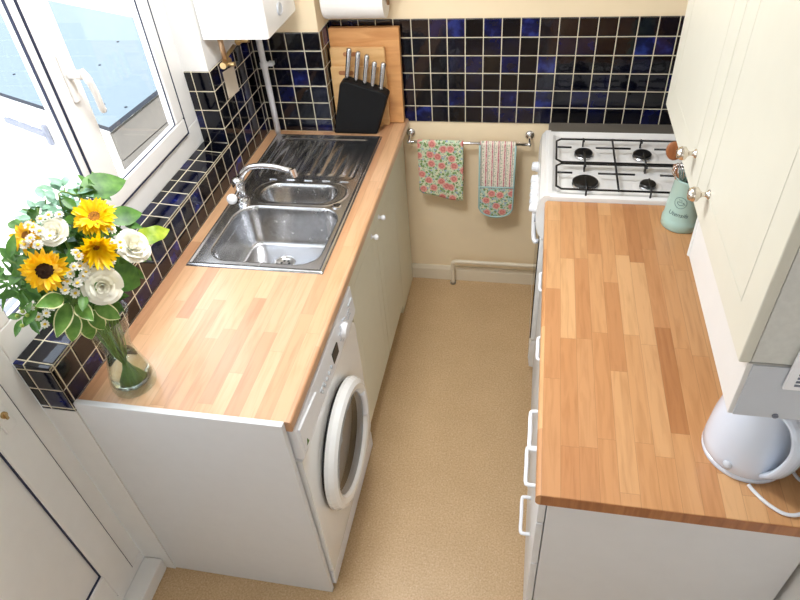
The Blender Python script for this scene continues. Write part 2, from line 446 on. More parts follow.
box(bm, -.14, -.006, 1.189, L, -.06, H)            # beyond the window
box(bm, -.14, -.006, -.98, 1.189, 2.12, H)         # above window and door
box(bm, -.14, -.006, YN, -.98, -.06, H)            # near the camera
struct('wall_left', bm, M['whitewall'])
# chimney-like pipe boxing in the corner
struct('wall_corner', bx(-.006, .290, 1.584, L, 0, H), M['wallpaint'])
# tiling
tiled('trim_1', .294, XR, L-.006, L+.0, 1.333-6*P-.02*0, 1.333, ox=.6359)
tiled('trim_2', -.002, .294, 1.580, 1.584, .912, 1.333, ox=.294)
tiled('trim_3', .290, .294, 1.584, 1.724, .912, 1.333)
tiled('trim_4', -.006, 0, 1.183, 1.580, .912, 1.333)
tiled('trim_5', -.006, 0, .0, 1.183, .912, 1.05)
sill = tiled('trim_6', -.102, 0, .0, 1.183, 1.05, 1.056, ox=.0015)
for v in sill.data.vertices:
    if v.co.z > 1.053: v.co.z = 1.0615 if v.co.x < -.05 else 1.0530
tiled('trim_7', -.102, -.006, 1.183, 1.189, 1.056, 1.333)
tiled('trim_8', -.102, -.0, .0, .006, .885, 1.0499)
tiled('trim_9', XR-.006, XR, -.10, 1.724, .90, 1.333)
tiled('trim_11', 1.215, XR-.006, L-.006, L, 1.333-7*P, 1.333-6*P, ox=.6359)
# baseboards
def skirt(name, x0, x1, y0, y1, h, axis):
    bm = bmesh.new(); t = .014
    if axis == 'x': prism(bm, [(y1, 0), (y0, 0), (y0, h*.78), (y0+t*.5, h), (y1, h)], 'x', x0, x1)
    return struct(name, bm, M['skirt'])
skirt('baseboard_back', .56, XR, L-.016, L, .085, 'x')

# window -----------------------------------------------------------------
WX0, WX1 = -.132, -.100
w = bpy.data.objects.new('window_1', None); link(w); w.location = (-.13, .59, 1.06); w['kind'] = 'structure'
zb, zt, y0w, y1w = 1.060, 2.12, .0, 1.182
bm = bmesh.new()
box(bm, WX0, WX1, y0w, y1w, zb, zb+.095); box(bm, WX0, WX1, y0w, y1w, zt-.06, zt)
box(bm, WX0, WX1, y0w, y0w+.06, zb+.095, zt-.06); box(bm, WX0, WX1, y1w-.105, y1w, zb+.095, zt-.06)
box(bm, WX0, WX1, .507, .545, zb+.095, zt-.06)
obj('window_frame', bm, M['upvc'], w, bevel=.004)
# opening sash proud of the frame
s0, s1, sz0, sz1 = .531, 1.080, zb+.087, zt-.05
bm = bmesh.new(); sx0, sx1 = -.125, -.090; wd = .058
box(bm, sx0, sx1, s0, s1, sz0, sz0+wd); box(bm, sx0, sx1, s0, s1, sz1-wd, sz1)
box(bm, sx0, sx1, s0, s0+.105, sz0+wd, sz1-wd); box(bm, sx0, sx1, s1-wd, s1, sz0+wd, sz1-wd)
sash = obj('opening_sash', bm, M['upvc'], w, bevel=.006)
bm = bmesh.new(); g = .0025
for (a0, a1, b0, b1) in ((s0-.001, s1+.004, sz0-.004, sz0), (s0-.001, s1+g, sz1, sz1+g), (s0-.001, s0, sz0, sz1), (s1, s1+.004, sz0, sz1)):
    box(bm, -.101, -.091, a0, a1, b0, b1)
obj('gasket', bm, M['gasket'], w)
bm = bmesh.new()
A0, A1, B0, B1 = s0+.105, s1-wd, sz0+wd, sz1-wd
for (a0, a1, b0, b1) in ((A0, A1, B0, B0+g), (A0, A1, B1-g, B1), (A0, A0+g, B0, B1), (A1-g, A1, B0, B1)):
    box(bm, -.10, -.096, a0, a1, b0, b1)
A0, A1, B0, B1 = y0w+.06, .507, zb+.095, zt-.06
for (a0, a1, b0, b1) in ((A0, A1, B0, B0+g), (A0, A1, B1-g, B1), (A0, A0+g, B0, B1), (A1-g, A1, B0, B1)):
    box(bm, -.112, -.104, a0, a1, b0, b1)
obj('gasket', bm, M['gasket'], w)
obj('pane', bx(-.112, -.108, s0+.10, s1-.05, sz0+.05, sz1-.05), M['pane'], w)
obj('pane', bx(-.118, -.114, .05, .515, zb+.085, zt-.05), M['pane'], w)
bm = bmesh.new()
box(bm, -.090, -.078, .573, .597, 1.49, 1.62)
h_ = obj('window_handle', bm, M['upvc'], w, bevel=.004)
bm = bmesh.new()
cyl(bm, (-.079, .585, 1.565), (-.040, .585, 1.565), .012, 16)
tube(bm, spline([(-.040, .585, 1.575), (-.033, .592, 1.55), (-.036, .605, 1.51), (-.045, .618, 1.465), (-.05, .628, 1.445)], 6), .009, 10,
     radii=[.011]*8+[.0095]*17)
obj('lever', bm, M['upvc'], h_, smooth=True)

# door -------------------------------------------------------------------
d = bpy.data.objects.new('door_1', None); link(d); d.location = (-.13, -.45, 0); d['kind'] = 'structure'
bm = bmesh.new()
box(bm, WX0, WX1, -.060, -.0005, .105, 2.12); box(bm, WX0, WX1, -.98, -.92, .105, 2.12)
box(bm, WX0, WX1, -.92, -.060, 2.06, 2.12); box(bm, WX0, WX1, -.98, -.0005, .0, .105)
obj('door_frame', bm, M['upvc'], d, bevel=.004)
bm = bmesh.new(); box(bm, WX1, -.031, -.98, -.0005, .0, .066)
obj('threshold', bm, M['upvc'], d, bevel=.006)
bm = bmesh.new()
LX0, LX1 = -.128, -.092; y0, y1, z0, z1 = -.916, -.064, .110, 2.056; st = .098; rl = .135
box(bm, LX0, LX1, y0, y0+st, z0, z1); box(bm, LX0, LX1, y1-st, y1, z0, z1)
for (a, b_) in ((z0, z0+rl), (1.0, 1.12), (z1-rl, z1)): box(bm, LX0, LX1, y0+st, y1-st, a, b_)
leaf = obj('door_leaf', bm, M['upvc'], d, bevel=.004)
bm = bmesh.new()
for (a0, a1, b0, b1) in ((y0-g, y1+g, z0-g, z0), (y0-g, y1+g, z1, z1+g), (y0-g, y0, z0, z1), (y1, y1+g, z0, z1)):
    box(bm, -.101, -.096, a0, a1, b0, b1)
obj('gasket', bm, M['gasket'], d)
obj('door_panel', bx(-.120, -.108, y0+st, y1-st, z0+rl, 1.0), M['upvc'], d)
obj('pane', bx(-.128, -.122, y0+st, y1-st, 1.12, z1-rl), M['pane'], d)
bm = bmesh.new()
A0, A1 = y0+st, y1-st
for (B0, B1) in ((z0+rl, 1.0), (1.12, z1-rl)):
    for (a0, a1, b0, b1) in ((A0, A1, B0, B0+g), (A0, A1, B1-g, B1), (A0, A0+g, B0, B1), (A1-g, A1, B0, B1)):
        box(bm, -.107, -.100, a0, a1, b0, b1)
obj('gasket', bm, M['gasket'], d)
bm = bx(-.092, -.084, -.128, -.092, .94, 1.16)
hp = obj('door_handle', bm, M['upvc'], d, bevel=.003)
bm = bmesh.new(); cyl(bm, (-.086, -.110, 1.10), (-.045, -.110, 1.10), .009, 14)
tube(bm, spline([(-.047, -.110, 1.10), (-.045, -.14, 1.10), (-.047, -.22, 1.098)], 6), .008)
obj('lever', bm, M['upvc'], hp, smooth=True)
bm = bmesh.new(); cyl(bm, (-.086, -.110, .995), (-.078, -.110, .995), .009, 16); box(bm, -.079, -.074, -.113, -.107, .982, 1.003)
obj('lock', bm, M['brass'], hp)

# ------------------------------------------------------------------ outside
struct('ground', bx(-9, -.14, -4, 9, -.12, -.06), M['paving'])
sh = thing('garden_shed', 'low white boarded garden shed with pale blue flat roof, outside the window', 'shed', (-1.9, 2.9, -.06))
poly = [(-.968, 1.787), (-.865, 3.1), (-2.72, 3.93), (-4.2, 4.5), (-4.9, 3.5), (-1.85, 2.165)]
bm = bmesh.new(); prism(bm, poly, 'z', .775, .80)
for f in bm.faces:
    f.material_index = 0 if abs(f.normal.z) > .5 else 1
bm.normal_update()
for f in bm.faces: f.material_index = 0 if abs(f.normal.z) > .5 else 1
obj('roof', bm, [M['roofblue'], M['roofedge']], sh)
def inset(poly, d):
    c = Vector((sum(p[0] for p in poly)/len(poly), sum(p[1] for p in poly)/len(poly)))
    return [tuple(Vector(p) + (c-Vector(p)).normalized()*d) for p in poly]
ip = inset(poly, .07)
bm = bmesh.new(); prism(bm, ip, 'z', -.06, .775)
# battens over the board joints of the two visible sides
def battens(bm, a, b, k):
    a = Vector(a); b = Vector(b); dr = (b-a).normalized(); n = Vector((dr.y, -dr.x))
    for i in range(k+1):
        p = a+(b-a)*(i/k)
        for s in (0,):
            q = [p-dr*.006, p+dr*.006, p+dr*.006+n*.010, p-dr*.006+n*.010]
            prism(bm, [tuple(v) for v in q], 'z', -.05, .77)
battens(bm, ip[5], ip[0], 7); battens(bm, ip[4], ip[5], 22); battens(bm, ip[0], ip[1], 6)
obj('boarding', bm, M['boards_out'], sh)
a = Vector(ip[0]); b_ = Vector(ip[1]); dr = (b_-a).normalized(); n_ = Vector((dr.y, -dr.x)); bm = bmesh.new()
for k in range(5): prism(bm, [tuple(v) for v in (a+n_*.012, b_+n_*.012, b_+n_*.03, a+n_*.03)], 'z', -.05+k*.16, .102+k*.16)
obj('side_cladding', bm, M['creamout'], sh)
bm = bmesh.new()
a = Vector(ip[5]); b_ = Vector(ip[0]); dr = (b_-a).normalized(); n_ = Vector((dr.y, -dr.x))
def hing(u, z, w, h, t=.02):
    p = a+dr*u + n_*.006
    q = [p, p+dr*w, p+dr*w+n_*t, p+n_*t]
    prism(bm, [tuple(v) for v in q], 'z', z, z+h)
hing(-.16, .575, .46, .03); hing(.28, .53, .035, .12)
obj('strap_hinge', bm, M['rust'], sh)
for (x, y) in ((-1.15, 2.05), (-1.22, 1.98), (-1.0, 2.02), (-1.5, 2.6), (-1.6, 3.0), (-1.2, 2.9), (-2.0, 2.45)):
    bm = bmesh.new(); cyl(bm, (x, y, .80), (x, y, .804), .008, 10); obj('nail_head', bm, M['roofedge'], sh)
struct('wall_garden', bx(-9, -.3, 7.0, 7.2, -.06, 1.6), M['boards_out'])
dg = thing('drain_grating', 'small pale slotted grating lying on the paving outside the door', 'grating', (-1.5, 1.15, -.06))
bm = bmesh.new()
for k in range(7): box(bm, -1.75+k*.075, -1.71+k*.075, .95, 1.4, -.058, -.045)
box(bm, -1.75, -1.26, .93, .96, -.058, -.043); box(bm, -1.75, -1.26, 1.39, 1.42, -.058, -.043)
obj('bars', bm, M['rust'], dg)

# ------------------------------------------------------------------ left run
T = .91
pn = obj('end_panel', bx(-.0, .585, .004, .022, 0, .914), M['white'], bevel=.0025)
tag(pn, 'tall white end panel closing the near end of the sink worktop', 'panel')
struct('trim_10', bx(-.0998, -.0002, -.0, .0055, .0, .884), M['whitewall'])
# worktop with sink cut-out
BX0, BX1, BY0, BY1 = .085, .500, .630, 1.145
bm = bmesh.new()
def wt_cell(bm, x0, x1, y0, y1, front=False):
    if not front: box(bm, x0, x1, y0, y1, T-.038, T)
    else:
        r = .008; pts = [(x0, T-.038)]
        for k in range(5): t = -PI/2+PI/2*k/4; pts.append((x1-r+r*math.cos(t), T-.038+r+r*math.sin(t)))
        for k in range(5): t = PI/2*k/4; pts.append((x1-r+r*math.cos(t), T-r+r*math.sin(t)))
        pts.append((x0, T)); prism(bm, pts, 'y', y0, y1)
wt_cell(bm, .002, BX1, .023, BY0); wt_cell(bm, .002, BX0, BY0, BY1); wt_cell(bm, .002, BX1, BY1, 1.578)
wt_cell(bm, .298, BX1, 1.578, L-.008); wt_cell(bm, BX1, .602, .023, L-.008, True)
wl = obj('worktop', bm, M['wtl']); tag(wl, 'long butcher-block worktop holding the steel sink and flower vase', 'worktop')

# washing machine ---------------------------------------------------------
wm = thing('washing_machine', 'white front-loading washing machine under the sink worktop', 'washing machine', (.3, .32, 0))
FX = .598
bm = bx(.03, FX-.02, .028, .618, .012, .862); obj('body', bm, M['enamel'], wm, bevel=.006)
bm = bmesh.new()
# front panel with a porthole recess
cy, cz, R0 = .305, .455, .205
n = 48
ring = [(cy+R0*math.cos(2*PI*i/n), cz+R0*math.sin(2*PI*i/n)) for i in range(n)]
ya, yb, za, zb_ = .030, .616, .10, .735
def rim(i):
    t = 2*PI*i/n; c, s = math.cos(t), math.sin(t)
    k = min(((yb-cy) if c > 0 else (cy-ya))/max(abs(c), 1e-6), ((zb_-cz) if s > 0 else (cz-za))/max(abs(s), 1e-6))
    return (cy+k*c, cz+k*s)
va = [bm.verts.new((FX, *p)) for p in ring]; vb = [bm.verts.new((FX, *rim(i))) for i in range(n)]
vc = [bm.verts.new((FX-.03, *p)) for p in ring]; vd = [bm.verts.new((FX-.02, *rim(i))) for i in range(n)]
for i in range(n):
    j = (i+1) % n
    bm.faces.new((va[i], va[j], vb[j], vb[i])); bm.faces.new((vc[i], vc[j], va[j], va[i])); bm.faces.new((vb[i], vb[j], vd[j], vd[i]))
obj('front_panel', bm, M['enamel'], wm)
bm = bx(FX-.02, FX-.004, .030, .616, .012, .096); obj('kick_panel', bm, M['plasticw'], wm, bevel=.003)
# control fascia, slightly slanted
bm = bmesh.new()
prism(bm, [(FX-.03, .740), (FX+.006, .740), (FX+.010, .76), (FX+.004, .862), (FX-.03, .862)], 'y', .030, .616)
fa = obj('control_panel', bm, M['plasticw'], wm, bevel=.004)
bm = bx(FX+.004, FX+.0105, .352, .405, .775, .815); obj('display', bm, M['black'], fa)
bm = bmesh.new()
prism(bm, [(.045, .757), (.19, .757), (.19, .835), (.045, .852)], 'x', FX+.004, FX+.011)
obj('detergent_drawer', bm, M['plasticw'], fa, bevel=.002)
bm = bmesh.new()
lathe(bm, [(.026, 0), (.025, .010), (.021, .018), (.001, .019)], 32, (FX+.006, .475, .80), (1, 0, 0))
obj('programme_dial', bm, M['plasticw'], fa, smooth=False)
for k in range(5):
    bm = bmesh.new(); cyl(bm, (FX+.006, .325-.024*k, .79), (FX+.013, .325-.024*k, .79), .006, 14); obj('button', bm, M['plasticg'], fa)
for (a0, a1, b0, b1) in [(.475+.036*math.cos(2*PI*k/9)-.004, .475+.036*math.cos(2*PI*k/9)+.004, .80+.034*math.sin(2*PI*k/9)-.0015, .80+.034*math.sin(2*PI*k/9)+.0015) for k in range(9)] + \
        [(.53+.012*(k % 3), .538+.012*(k % 3), .79+.02*(k//3), .793+.02*(k//3)) for k in range(6)] + [(.555, .595, .826, .830), (.215, .255, .800, .803)]:
    obj('printed_mark', bx(FX+.006, FX+.0105, a0, a1, b0, b1), M['plasticg'], fa)
bm = bmesh.new(); prism(bm, [(.062, .765), (.078, .765), (.070, .785)], 'x', FX+.010, FX+.0118); obj('printed_emblem', bm, M['leaf'], fa)
# porthole door
prof = [(.166, .002), (.164, .012), (.167, .026), (.176, .034), (.194, .037), (.209, .030), (.217, .014), (.215, .002), (.166, .002)]
bm = bmesh.new(); lathe(bm, prof, 56, (FX+.010, cy-.004, cz+.004), (1, 0, 0))
po = obj('porthole_door', bm, M['enamel'], wm)
bm = bmesh.new(); lathe(bm, [(.203, .014), (.2045, -.002), (.203, -.024)], 56, (FX-.002, cy, cz), (1, 0, 0)); obj('gap_shade', bm, M['black'], wm)  # black ring paints the shade in the gap behind the porthole door
bm = bmesh.new(); lathe(bm, [(.1655, .024), (.130, .012), (.080, .002), (.040, -.002), (.001, -.003)], 48, (FX+.010, cy-.004, cz+.004), (1, 0, 0))
obj('porthole_glass', bm, M['doorglass'], po, smooth=True)
bm = bmesh.new(); lathe(bm, [(.150, -.010), (.152, -.03), (.17, -.06), (.22, -.10), (.22, -.36), (.001, -.37)], 48, (FX-.012, cy, cz), (1, 0, 0))
obj('drum', bm, M['drum'], wm, smooth=True)
bm = bmesh.new(); tube(bm, [(FX+.038, cy+.172*math.cos(t), cz+.172*math.sin(t)) for t in [(-.35+.07*k) for k in range(11)]], .011, 10)
obj('door_grip', bm, M['plasticw'], po, smooth=True)
for (yy) in (.07, .58):
    bm = bmesh.new(); cyl(bm, (.55, yy, 0), (.55, yy, .014), .02, 16); obj('foot', bm, M['black'], wm)
    bm = bmesh.new(); cyl(bm, (.08, yy, 0), (.08, yy, .014), .02, 16); obj('foot', bm, M['black'], wm)

# sink base unit ------------------------------------------------------------
def knob(name, parent, p, d, mats, r=.013, st=.022):
    bm = bmesh.new()
    prof = [(.0105, 0), (.0095, .002), (.005, .005), (.0045, st*.55), (.007, st*.75), (r, st), (r*1.04, st+r*.55), (r*.75, st+r*1.15), (.0005, st+r*1.3)]
    lathe(bm, prof, 24, p, d, True)
    return obj(name, bm, mats, parent, smooth=True)

def slab_door(name, parent, x, y0, y1, z0, z1, t, m, side=1, border=.055):
    """door on a plane facing side*x, with a shallow moulded panel"""
    bm = bmesh.new()
    o = x; i = x - side*t
    box(bm, min(o, i), max(o, i), y0, y1, z0, z1)
    dd = obj(name, bm, m, parent, bevel=.003)
    # raised bead frame
    bm = bmesh.new(); b = border; wb = .004; e = side*.0008
    for (a0, a1, c0, c1) in ((y0+b, y1-b, z0+b, z0+b+wb), (y0+b, y1-b, z1-b-wb, z1-b), (y0+b, y0+b+wb, z0+b+wb, z1-b-wb), (y1-b-wb, y1-b, z0+b+wb, z1-b-wb)):
        box(bm, min(o, o+e), max(o, o+e), a0, a1, c0, c1)
    obj('bead', bm, m, dd, bevel=.0004, seg=1)
    return dd

su = thing('base_cabinet', 'cream two-door base cabinet beneath the sink, beside the washing machine', 'cabinet', (.3, 1.1, 0))
bm = bmesh.new()
box(bm, .02, .572, .626, .642, .10, .868); box(bm, .02, .572, 1.408, 1.424, .10, .868)
box(bm, .02, .572, .642, 1.408, .10, .116); box(bm, .02, .035, .642, 1.408, .116, .60)
obj('body', bm, M['cream'], su)
for (a, b_, ky) in ((.628, 1.022, .955), (1.026, 1.420, 1.082)):
    dd = slab_door('door', su, .592, a, b_, .125, .862, .018, M['cream'])
    knob('knob', dd, (.592, ky, .812), (1, 0, 0), M['plasticw'], .010, .015)
bm = bx(.525, .540, .626, 1.70, .0, .098); obj('plinth', bm, M['cream'], su)
fl = obj('filler_panel', bx(.556, .572, 1.426, L-.018, .0, .868), M['cream']); tag(fl, 'cream filler panel between the sink cabinet and the back wall', 'panel')

# sink ---------------------------------------------------------------------
SX0, SX1, SY0, SY1 = .044, .521, .605, 1.539
sk = thing('kitchen_sink', 'stainless steel one-and-a-half bowl sink with ribbed drainer', 'sink', (.28, 1.07, T))
def sdbox(x, y, x0, x1, y0, y1, r):
    qx = abs(x-(x0+x1)/2)-(x1-x0)/2+r; qy = abs(y-(y0+y1)/2)-(y1-y0)/2+r
    return math.hypot(max(qx, 0), max(qy, 0)) + min(max(qx, qy), 0) - r
def smooth(t): t = max(0, min(1, t)); return t*t*(3-2*t)
def sink_h(x, y):
    z = T+.0075
    e = min(x-SX0, SX1-x, y-SY0, SY1-y)
    z -= .006*smooth(1-e/.006)
    z -= .0025*smooth((e-.010)/.006)          # inner deck slightly lower than rim
    d1 = sdbox(x, y, .100, .486, .645, .970, .075)
    t = -d1
    if t > -.006:
        dep = .148
        z -= .004*smooth((t+.006)/.008)
        if t > 0:
            z -= dep*(1-(1-min(t/.040, 1))**2.6)
            q = math.hypot(x-.285, y-.842); z -= .004*smooth(1-(q-.035)/.10)
            if q < .038: z -= .006*smooth((.038-q)/.005)
    d2 = sdbox(x, y, .150, .440, 1.008, 1.132, .060)
    t = -d2
    if t > -.006:
        z -= .003*smooth((t+.006)/.008)
        if t > 0: z -= .085*(1-(1-min(t/.045, 1))**2.4)
    # pressed loop around the half bowl
    d3 = abs(sdbox(x, y, .115, .482, .990, 1.155, .082))
    if y < 1.150: z += .002*smooth(1-d3/.006)
    # drainer with ribs running along the sink
    d4 = sdbox(x, y, .085, .482, 1.172, 1.508, .03)
    z -= .0045*smooth((-d4)/.010)
    if 1.20 < y < 1.50 and .10 < x < .47:
        a = smooth((y-1.20)/.02)*smooth((1.50-y)/.02)*smooth((x-.10)/.008)*smooth((.47-x)/.008)
        z += .0036*a*(.5+.5*math.cos(2*PI*(x-.10)/.0462))**1.6
    return z
nx, ny = 150, 290
bm = bmesh.new(); grid = []
for j in range(ny+1):
    y = SY0+(SY1-SY0)*j/ny; grid.append([bm.verts.new((SX0+(SX1-SX0)*i/nx, y, sink_h(SX0+(SX1-SX0)*i/nx, y))) for i in range(nx+1)])
for j in range(ny):
    for i in range(nx): bm.faces.new((grid[j][i], grid[j][i+1], grid[j+1][i+1], grid[j+1][i]))
edge = [grid[0][i] for i in range(nx+1)]+[grid[j][nx] for j in range(1, ny+1)]+[grid[ny][i] for i in range(nx-1, -1, -1)]+[grid[j][0] for j in range(ny-1, 0, -1)]
low = [bm.verts.new((v.co.x, v.co.y, T+.0002)) for v in edge]
for i in range(len(edge)): j = (i+1) % len(edge); bm.faces.new((edge[i], low[i], low[j], edge[j]))
obj('basin', bm, M['steel'], sk, smooth=True)
zd_ = sink_h(.285, .842)
bm = bmesh.new()
lathe(bm, [(.036, .004), (.034, .0055), (.028, .004), (.026, .001), (.001, .0005)], 32, (.285, .842, zd_), (0, 0, 1))
wa = obj('waste_strainer', bm, M['steeldark'], sk, smooth=True)
for k in range(6):
    t = 2*PI*k/6; bm = bmesh.new(); cyl(bm, (.285+.015*math.cos(t), .842+.015*math.sin(t), zd_+.0012), (.285+.015*math.cos(t), .842+.015*math.sin(t), zd_+.0028), .0045, 12)
    obj('drain_hole', bm, M['black'], wa)
bm = bmesh.new(); z_ = sink_h(.466, .990); lathe(bm, [(.017, .0), (.017, .003), (.012, .0045), (.001, .0045)], 24, (.466, .990, z_), (0, 0, 1)); obj('overflow_cap', bm, M['chrome'], sk)
for k in range(5):
    bm = bmesh.new(); x = .145+.072*k; prism(bm, [(x, 1.158), (x+.034, 1.158), (x+.032, 1.166), (x+.002, 1.166)], 'z', T+.0035, T+.0085); obj('raised_step', bm, M['chrome'], sk, bevel=.001)

fc = thing('mixer_tap', 'curved chrome mixer tap with white lever knob behind the sink bowls', 'tap', (.092, 1.005, T+.005))
bm = bmesh.new()
lathe(bm, [(.030, 0), (.030, .006), (.025, .012), (.021, .022), (.020, .060), (.023, .066), (.023, .082), (.019, .094), (.001, .098)], 28, (.092, 1.005, T+.004), (0, 0, 1), True)
obj('body', bm, M['chrome'], fc, smooth=True)
sp_ = spline([(.098, 1.008, T+.060), (.108, 1.015, T+.105), (.150, 1.020, T+.138), (.225, 1.012, T+.150), (.292, .999, T+.146), (.322, .994, T+.140)], 8)
bm = bmesh.new(); tube(bm, sp_, .0125, 14, radii=[.015-.004*min(1, i/14) for i in range(len(sp_))])
spt = obj('spout', bm, M['chrome'], fc, smooth=True)
bm = bmesh.new(); cyl(bm, (.318, .995, T+.152), (.324, .993, T+.122), .0135, 18); obj('aerator', bm, M['chrome'], spt)
bm = bmesh.new(); tube(bm, spline([(.092, .992, T+.050), (.096, .965, T+.052), (.094, .945, T+.054)], 5), .0085)
lv = obj('lever_arm', bm, M['chrome'], fc, smooth=True)
bm = bmesh.new(); sphere(bm, (.092, .932, T+.055), .0195, 20); obj('white_knob', bm, M['plasticw'], lv, smooth=True)

# ------------------------------------------------------------------ back corner: boards, knives
def lean(bm, piv, ang):
    bmesh.ops.rotate(bm, cent=Vector(piv), matrix=Matrix.Rotation(ang, 3, 'X'), verts=bm.verts[:])
def board(name, label, x0, x1, y, z1, t, m, ang, hole=None, r=.008):
    bm = bmesh.new(); z0 = T+.0015
    pts = []
    for (cx, cz, a0) in ((x1-r, z0+r, -PI/2), (x1-r, z1-r, 0), (x0+r, z1-r, PI/2), (x0+r, z0+r, PI)):
        for k in range(5): a = a0+PI/2*k/4; pts.append((cx+r*math.cos(a), cz+r*math.sin(a)))
    prism(bm, pts, 'y', y-t, y)
    lean(bm, (0, y, z0), -ang)
    o = obj(name, bm, m, bevel=.002)
    tag(o, label, 'chopping board', 'chopping boards against the tiles')
    if hole:
        hx0, hx1, hz = hole; bm = bmesh.new(); pts = []
        rr = .009
        for k in range(9): a = -PI/2+PI*k/8; pts.append((hx1+rr*math.cos(a), hz+rr*math.sin(a)))
        for k in range(9): a = PI/2+PI*k/8; pts.append((hx0+rr*math.cos(a), hz+rr*math.sin(a)))
        prism(bm, pts, 'y', y-t-.0005, y-t+.002); lean(bm, (0, y, z0), -ang)
        h = obj('handle_slot', bm, M['spoonwood'], o, local=True); h.location = (0, 0, 0)
    return o
board('chopping_board', 'largest thick wooden chopping board, propped against the blue wall tiles', .297, .592, 1.700, 1.312, .030, M['board'], .045, r=.006)
board('chopping_board', 'pale wooden board with handle slot in front of the largest board', .299, .532, 1.664, 1.243, .016, M['board2'], .045, (.365, .420, 1.216))
board('chopping_board', 'smallest pale wooden board with handle slot, directly behind the knife block', .299, .505, 1.644, 1.172, .014, M['board2'], .045, (.342, .39, 1.146))

kb = thing('knife_block', 'slanted black knife block holding five steel-handled knives', 'knife block', (.41, 1.59, T))
bm = bmesh.new()
TILT = .11
def skew(v): return v
prism(bm, [(.302, T+.0015), (.492, T+.0015), (.553, T+.170), (.532, T+.186), (.380, T+.232), (.355, T+.222)], 'y', 1.560, 1.625)
blk = obj('block', bm, M['blacksatin'], kb, bevel=.006)
kn = [(.384, .128), (.420, .128), (.455, .128), (.487, .112), (.522, .120)]
for i, (kx, hl) in enumerate(kn):
    k = thing('kitchen_knife', 'steel-handled knife in the black block, ' + ['leftmost of the five', 'second from the left', 'middle one of the five', 'fourth from the left', 'rightmost of the five'][i], 'knife', (kx, 1.59, T+.2), group='knives in the black block')
    zt_ = T+.232-(kx-.38)*.36
    dirv = Vector((.17, .16, 1)).normalized(); p0 = Vector((kx-.004, 1.590, zt_-.004))
    bm = bmesh.new(); pts = [p0+dirv*(hl*s) for s in (0, .15, .5, .8, .95, 1)]
    tube(bm, pts, .008, 12, radii=[.0095, .009, .0102, .0108, .0110, .007])
    obj('handle', bm, M['steel'], k, smooth=True)
    bm = bmesh.new(); tube(bm, [p0-dirv*.03, p0+dirv*.004], .0062, 8); obj('bolster', bm, M['steel'], k)

# paper roll & holder ------------------------------------------------------
ph = thing('paper_roll_holder', 'bronze wall bracket holding the kitchen roll above the tiles', 'holder', (.56, 1.68, 1.44))
bm = bmesh.new(); tube(bm, [(.568, 1.712, 1.47), (.568, 1.64, 1.47), (.568, 1.64, 1.415)], .006); tube(bm, [(.300, 1.655, 1.445), (.566, 1.655, 1.445)], .005)
obj('rod', bm, M['copper'], ph, smooth=True)
bm = bmesh.new(); cyl(bm, (.568, L-.001, 1.47), (.568, 1.710, 1.47), .022, 20); obj('wall_plate', bm, M['copper'], ph)
bm = bmesh.new(); tube(bm, [(.590, 1.715, 1.455), (.590, 1.69, 1.43), (.590, 1.68, 1.46)], .005); obj('hook', bm, M['copper'], ph)
bm = bmesh.new(); lathe(bm, [(.018, 0), (.068, 0), (.068, .245), (.018, .245), (.018, 0)], 40, (.312, 1.655, 1.432), (1, 0, 0))
pr_ = obj('paper_roll', bm, M['paper']); tag(pr_, 'white kitchen paper roll hanging on its wall bracket above the chopping boards', 'paper roll')
for p in pr_.data.polygons: p.use_smooth = False

# ------------------------------------------------------------------ boiler, pipes
bo = thing('wall_boiler', 'white wall-hung boiler above the tiles by the window', 'boiler', (.12, 1.37, 1.44))
bm = bmesh.new()
pts = [(-.003, 1.202), (.232, 1.202), (.241, 1.212), (.241, 1.50)]
for k in range(1, 7): a = PI/2*k/6; pts.append((.241-.05+.05*math.cos(a), 1.50+.05*math.sin(a)))
pts.append((-.003, 1.55))
prism(bm, pts, 'z', 1.437, 2.15); obj('casing', bm, M['enamel'], bo, bevel=.004)
bm = bmesh.new(); lathe(bm, [(.022, 0), (.022, .004), (.018, .006), (.016, .004), (.001, .004)], 28, (.241, 1.345, 1.495), (1, 0, 0)); obj('oval_badge', bm, M['plasticg'], bo)
bm = bmesh.new(); lathe(bm, [(.010, 0), (.010, .010), (.001, .011)], 20, (.241, 1.42, 1.545), (1, 0, 0)); obj('control_knob', bm, M['black'], bo)
bm = bmesh.new(); tube(bm, [(.045, 1.235, 1.437), (.045, 1.235, 1.345)], .0095); obj('copper_pipe', bm, M['copper'], bo, smooth=True)
bm = bmesh.new(); tube(bm, [(.045, 1.395, 1.437), (.045, 1.395, 1.37)], .0085); obj('copper_pipe', bm, M['copper'], bo, smooth=True)
for (y, z) in ((1.235, 1.345), (1.395, 1.372)):
    bm = bmesh.new(); cyl(bm, (.045, y-.028, z), (.045, y+.028, z), .012, 14); cyl(bm, (.045, y, z-.004), (.078, y, z-.004), .008, 12)
    obj('brass_valve', bm, M['brass'], bo)
bm = bmesh.new(); tube(bm, [(.025, 1.262, 1.345), (.025, 1.37, 1.357)], .007); obj('link_pipe', bm, M['brass'], bo, smooth=True)
wp = thing('waste_pipe', 'white vertical pipe running down the tiles into the sink corner', 'pipe', (.045, 1.555, T))
bm = bmesh.new(); tube(bm, [(.048, 1.552, 1.436), (.048, 1.552, T+.001)], .0125, 16); obj('pipe', bm, M['plasticw'], wp, smooth=True)
bm = bmesh.new(); cyl(bm, (.048, 1.552, 1.205), (.048, 1.552, 1.225), .0165, 18); box(bm, .062, .085, 1.553, 1.578, 1.208, 1.222); obj('pipe_clip', bm, M['plasticw'], wp)
bm = bmesh.new(); prism(bm, [(1.268, 1.196), (1.366, 1.186), (1.370, 1.284), (1.271, 1.296)], 'x', .003, .0055)
cd = obj('note_card', bm, M['card']); tag(cd, 'buff card hanging on the blue tiles under the boiler', 'card')
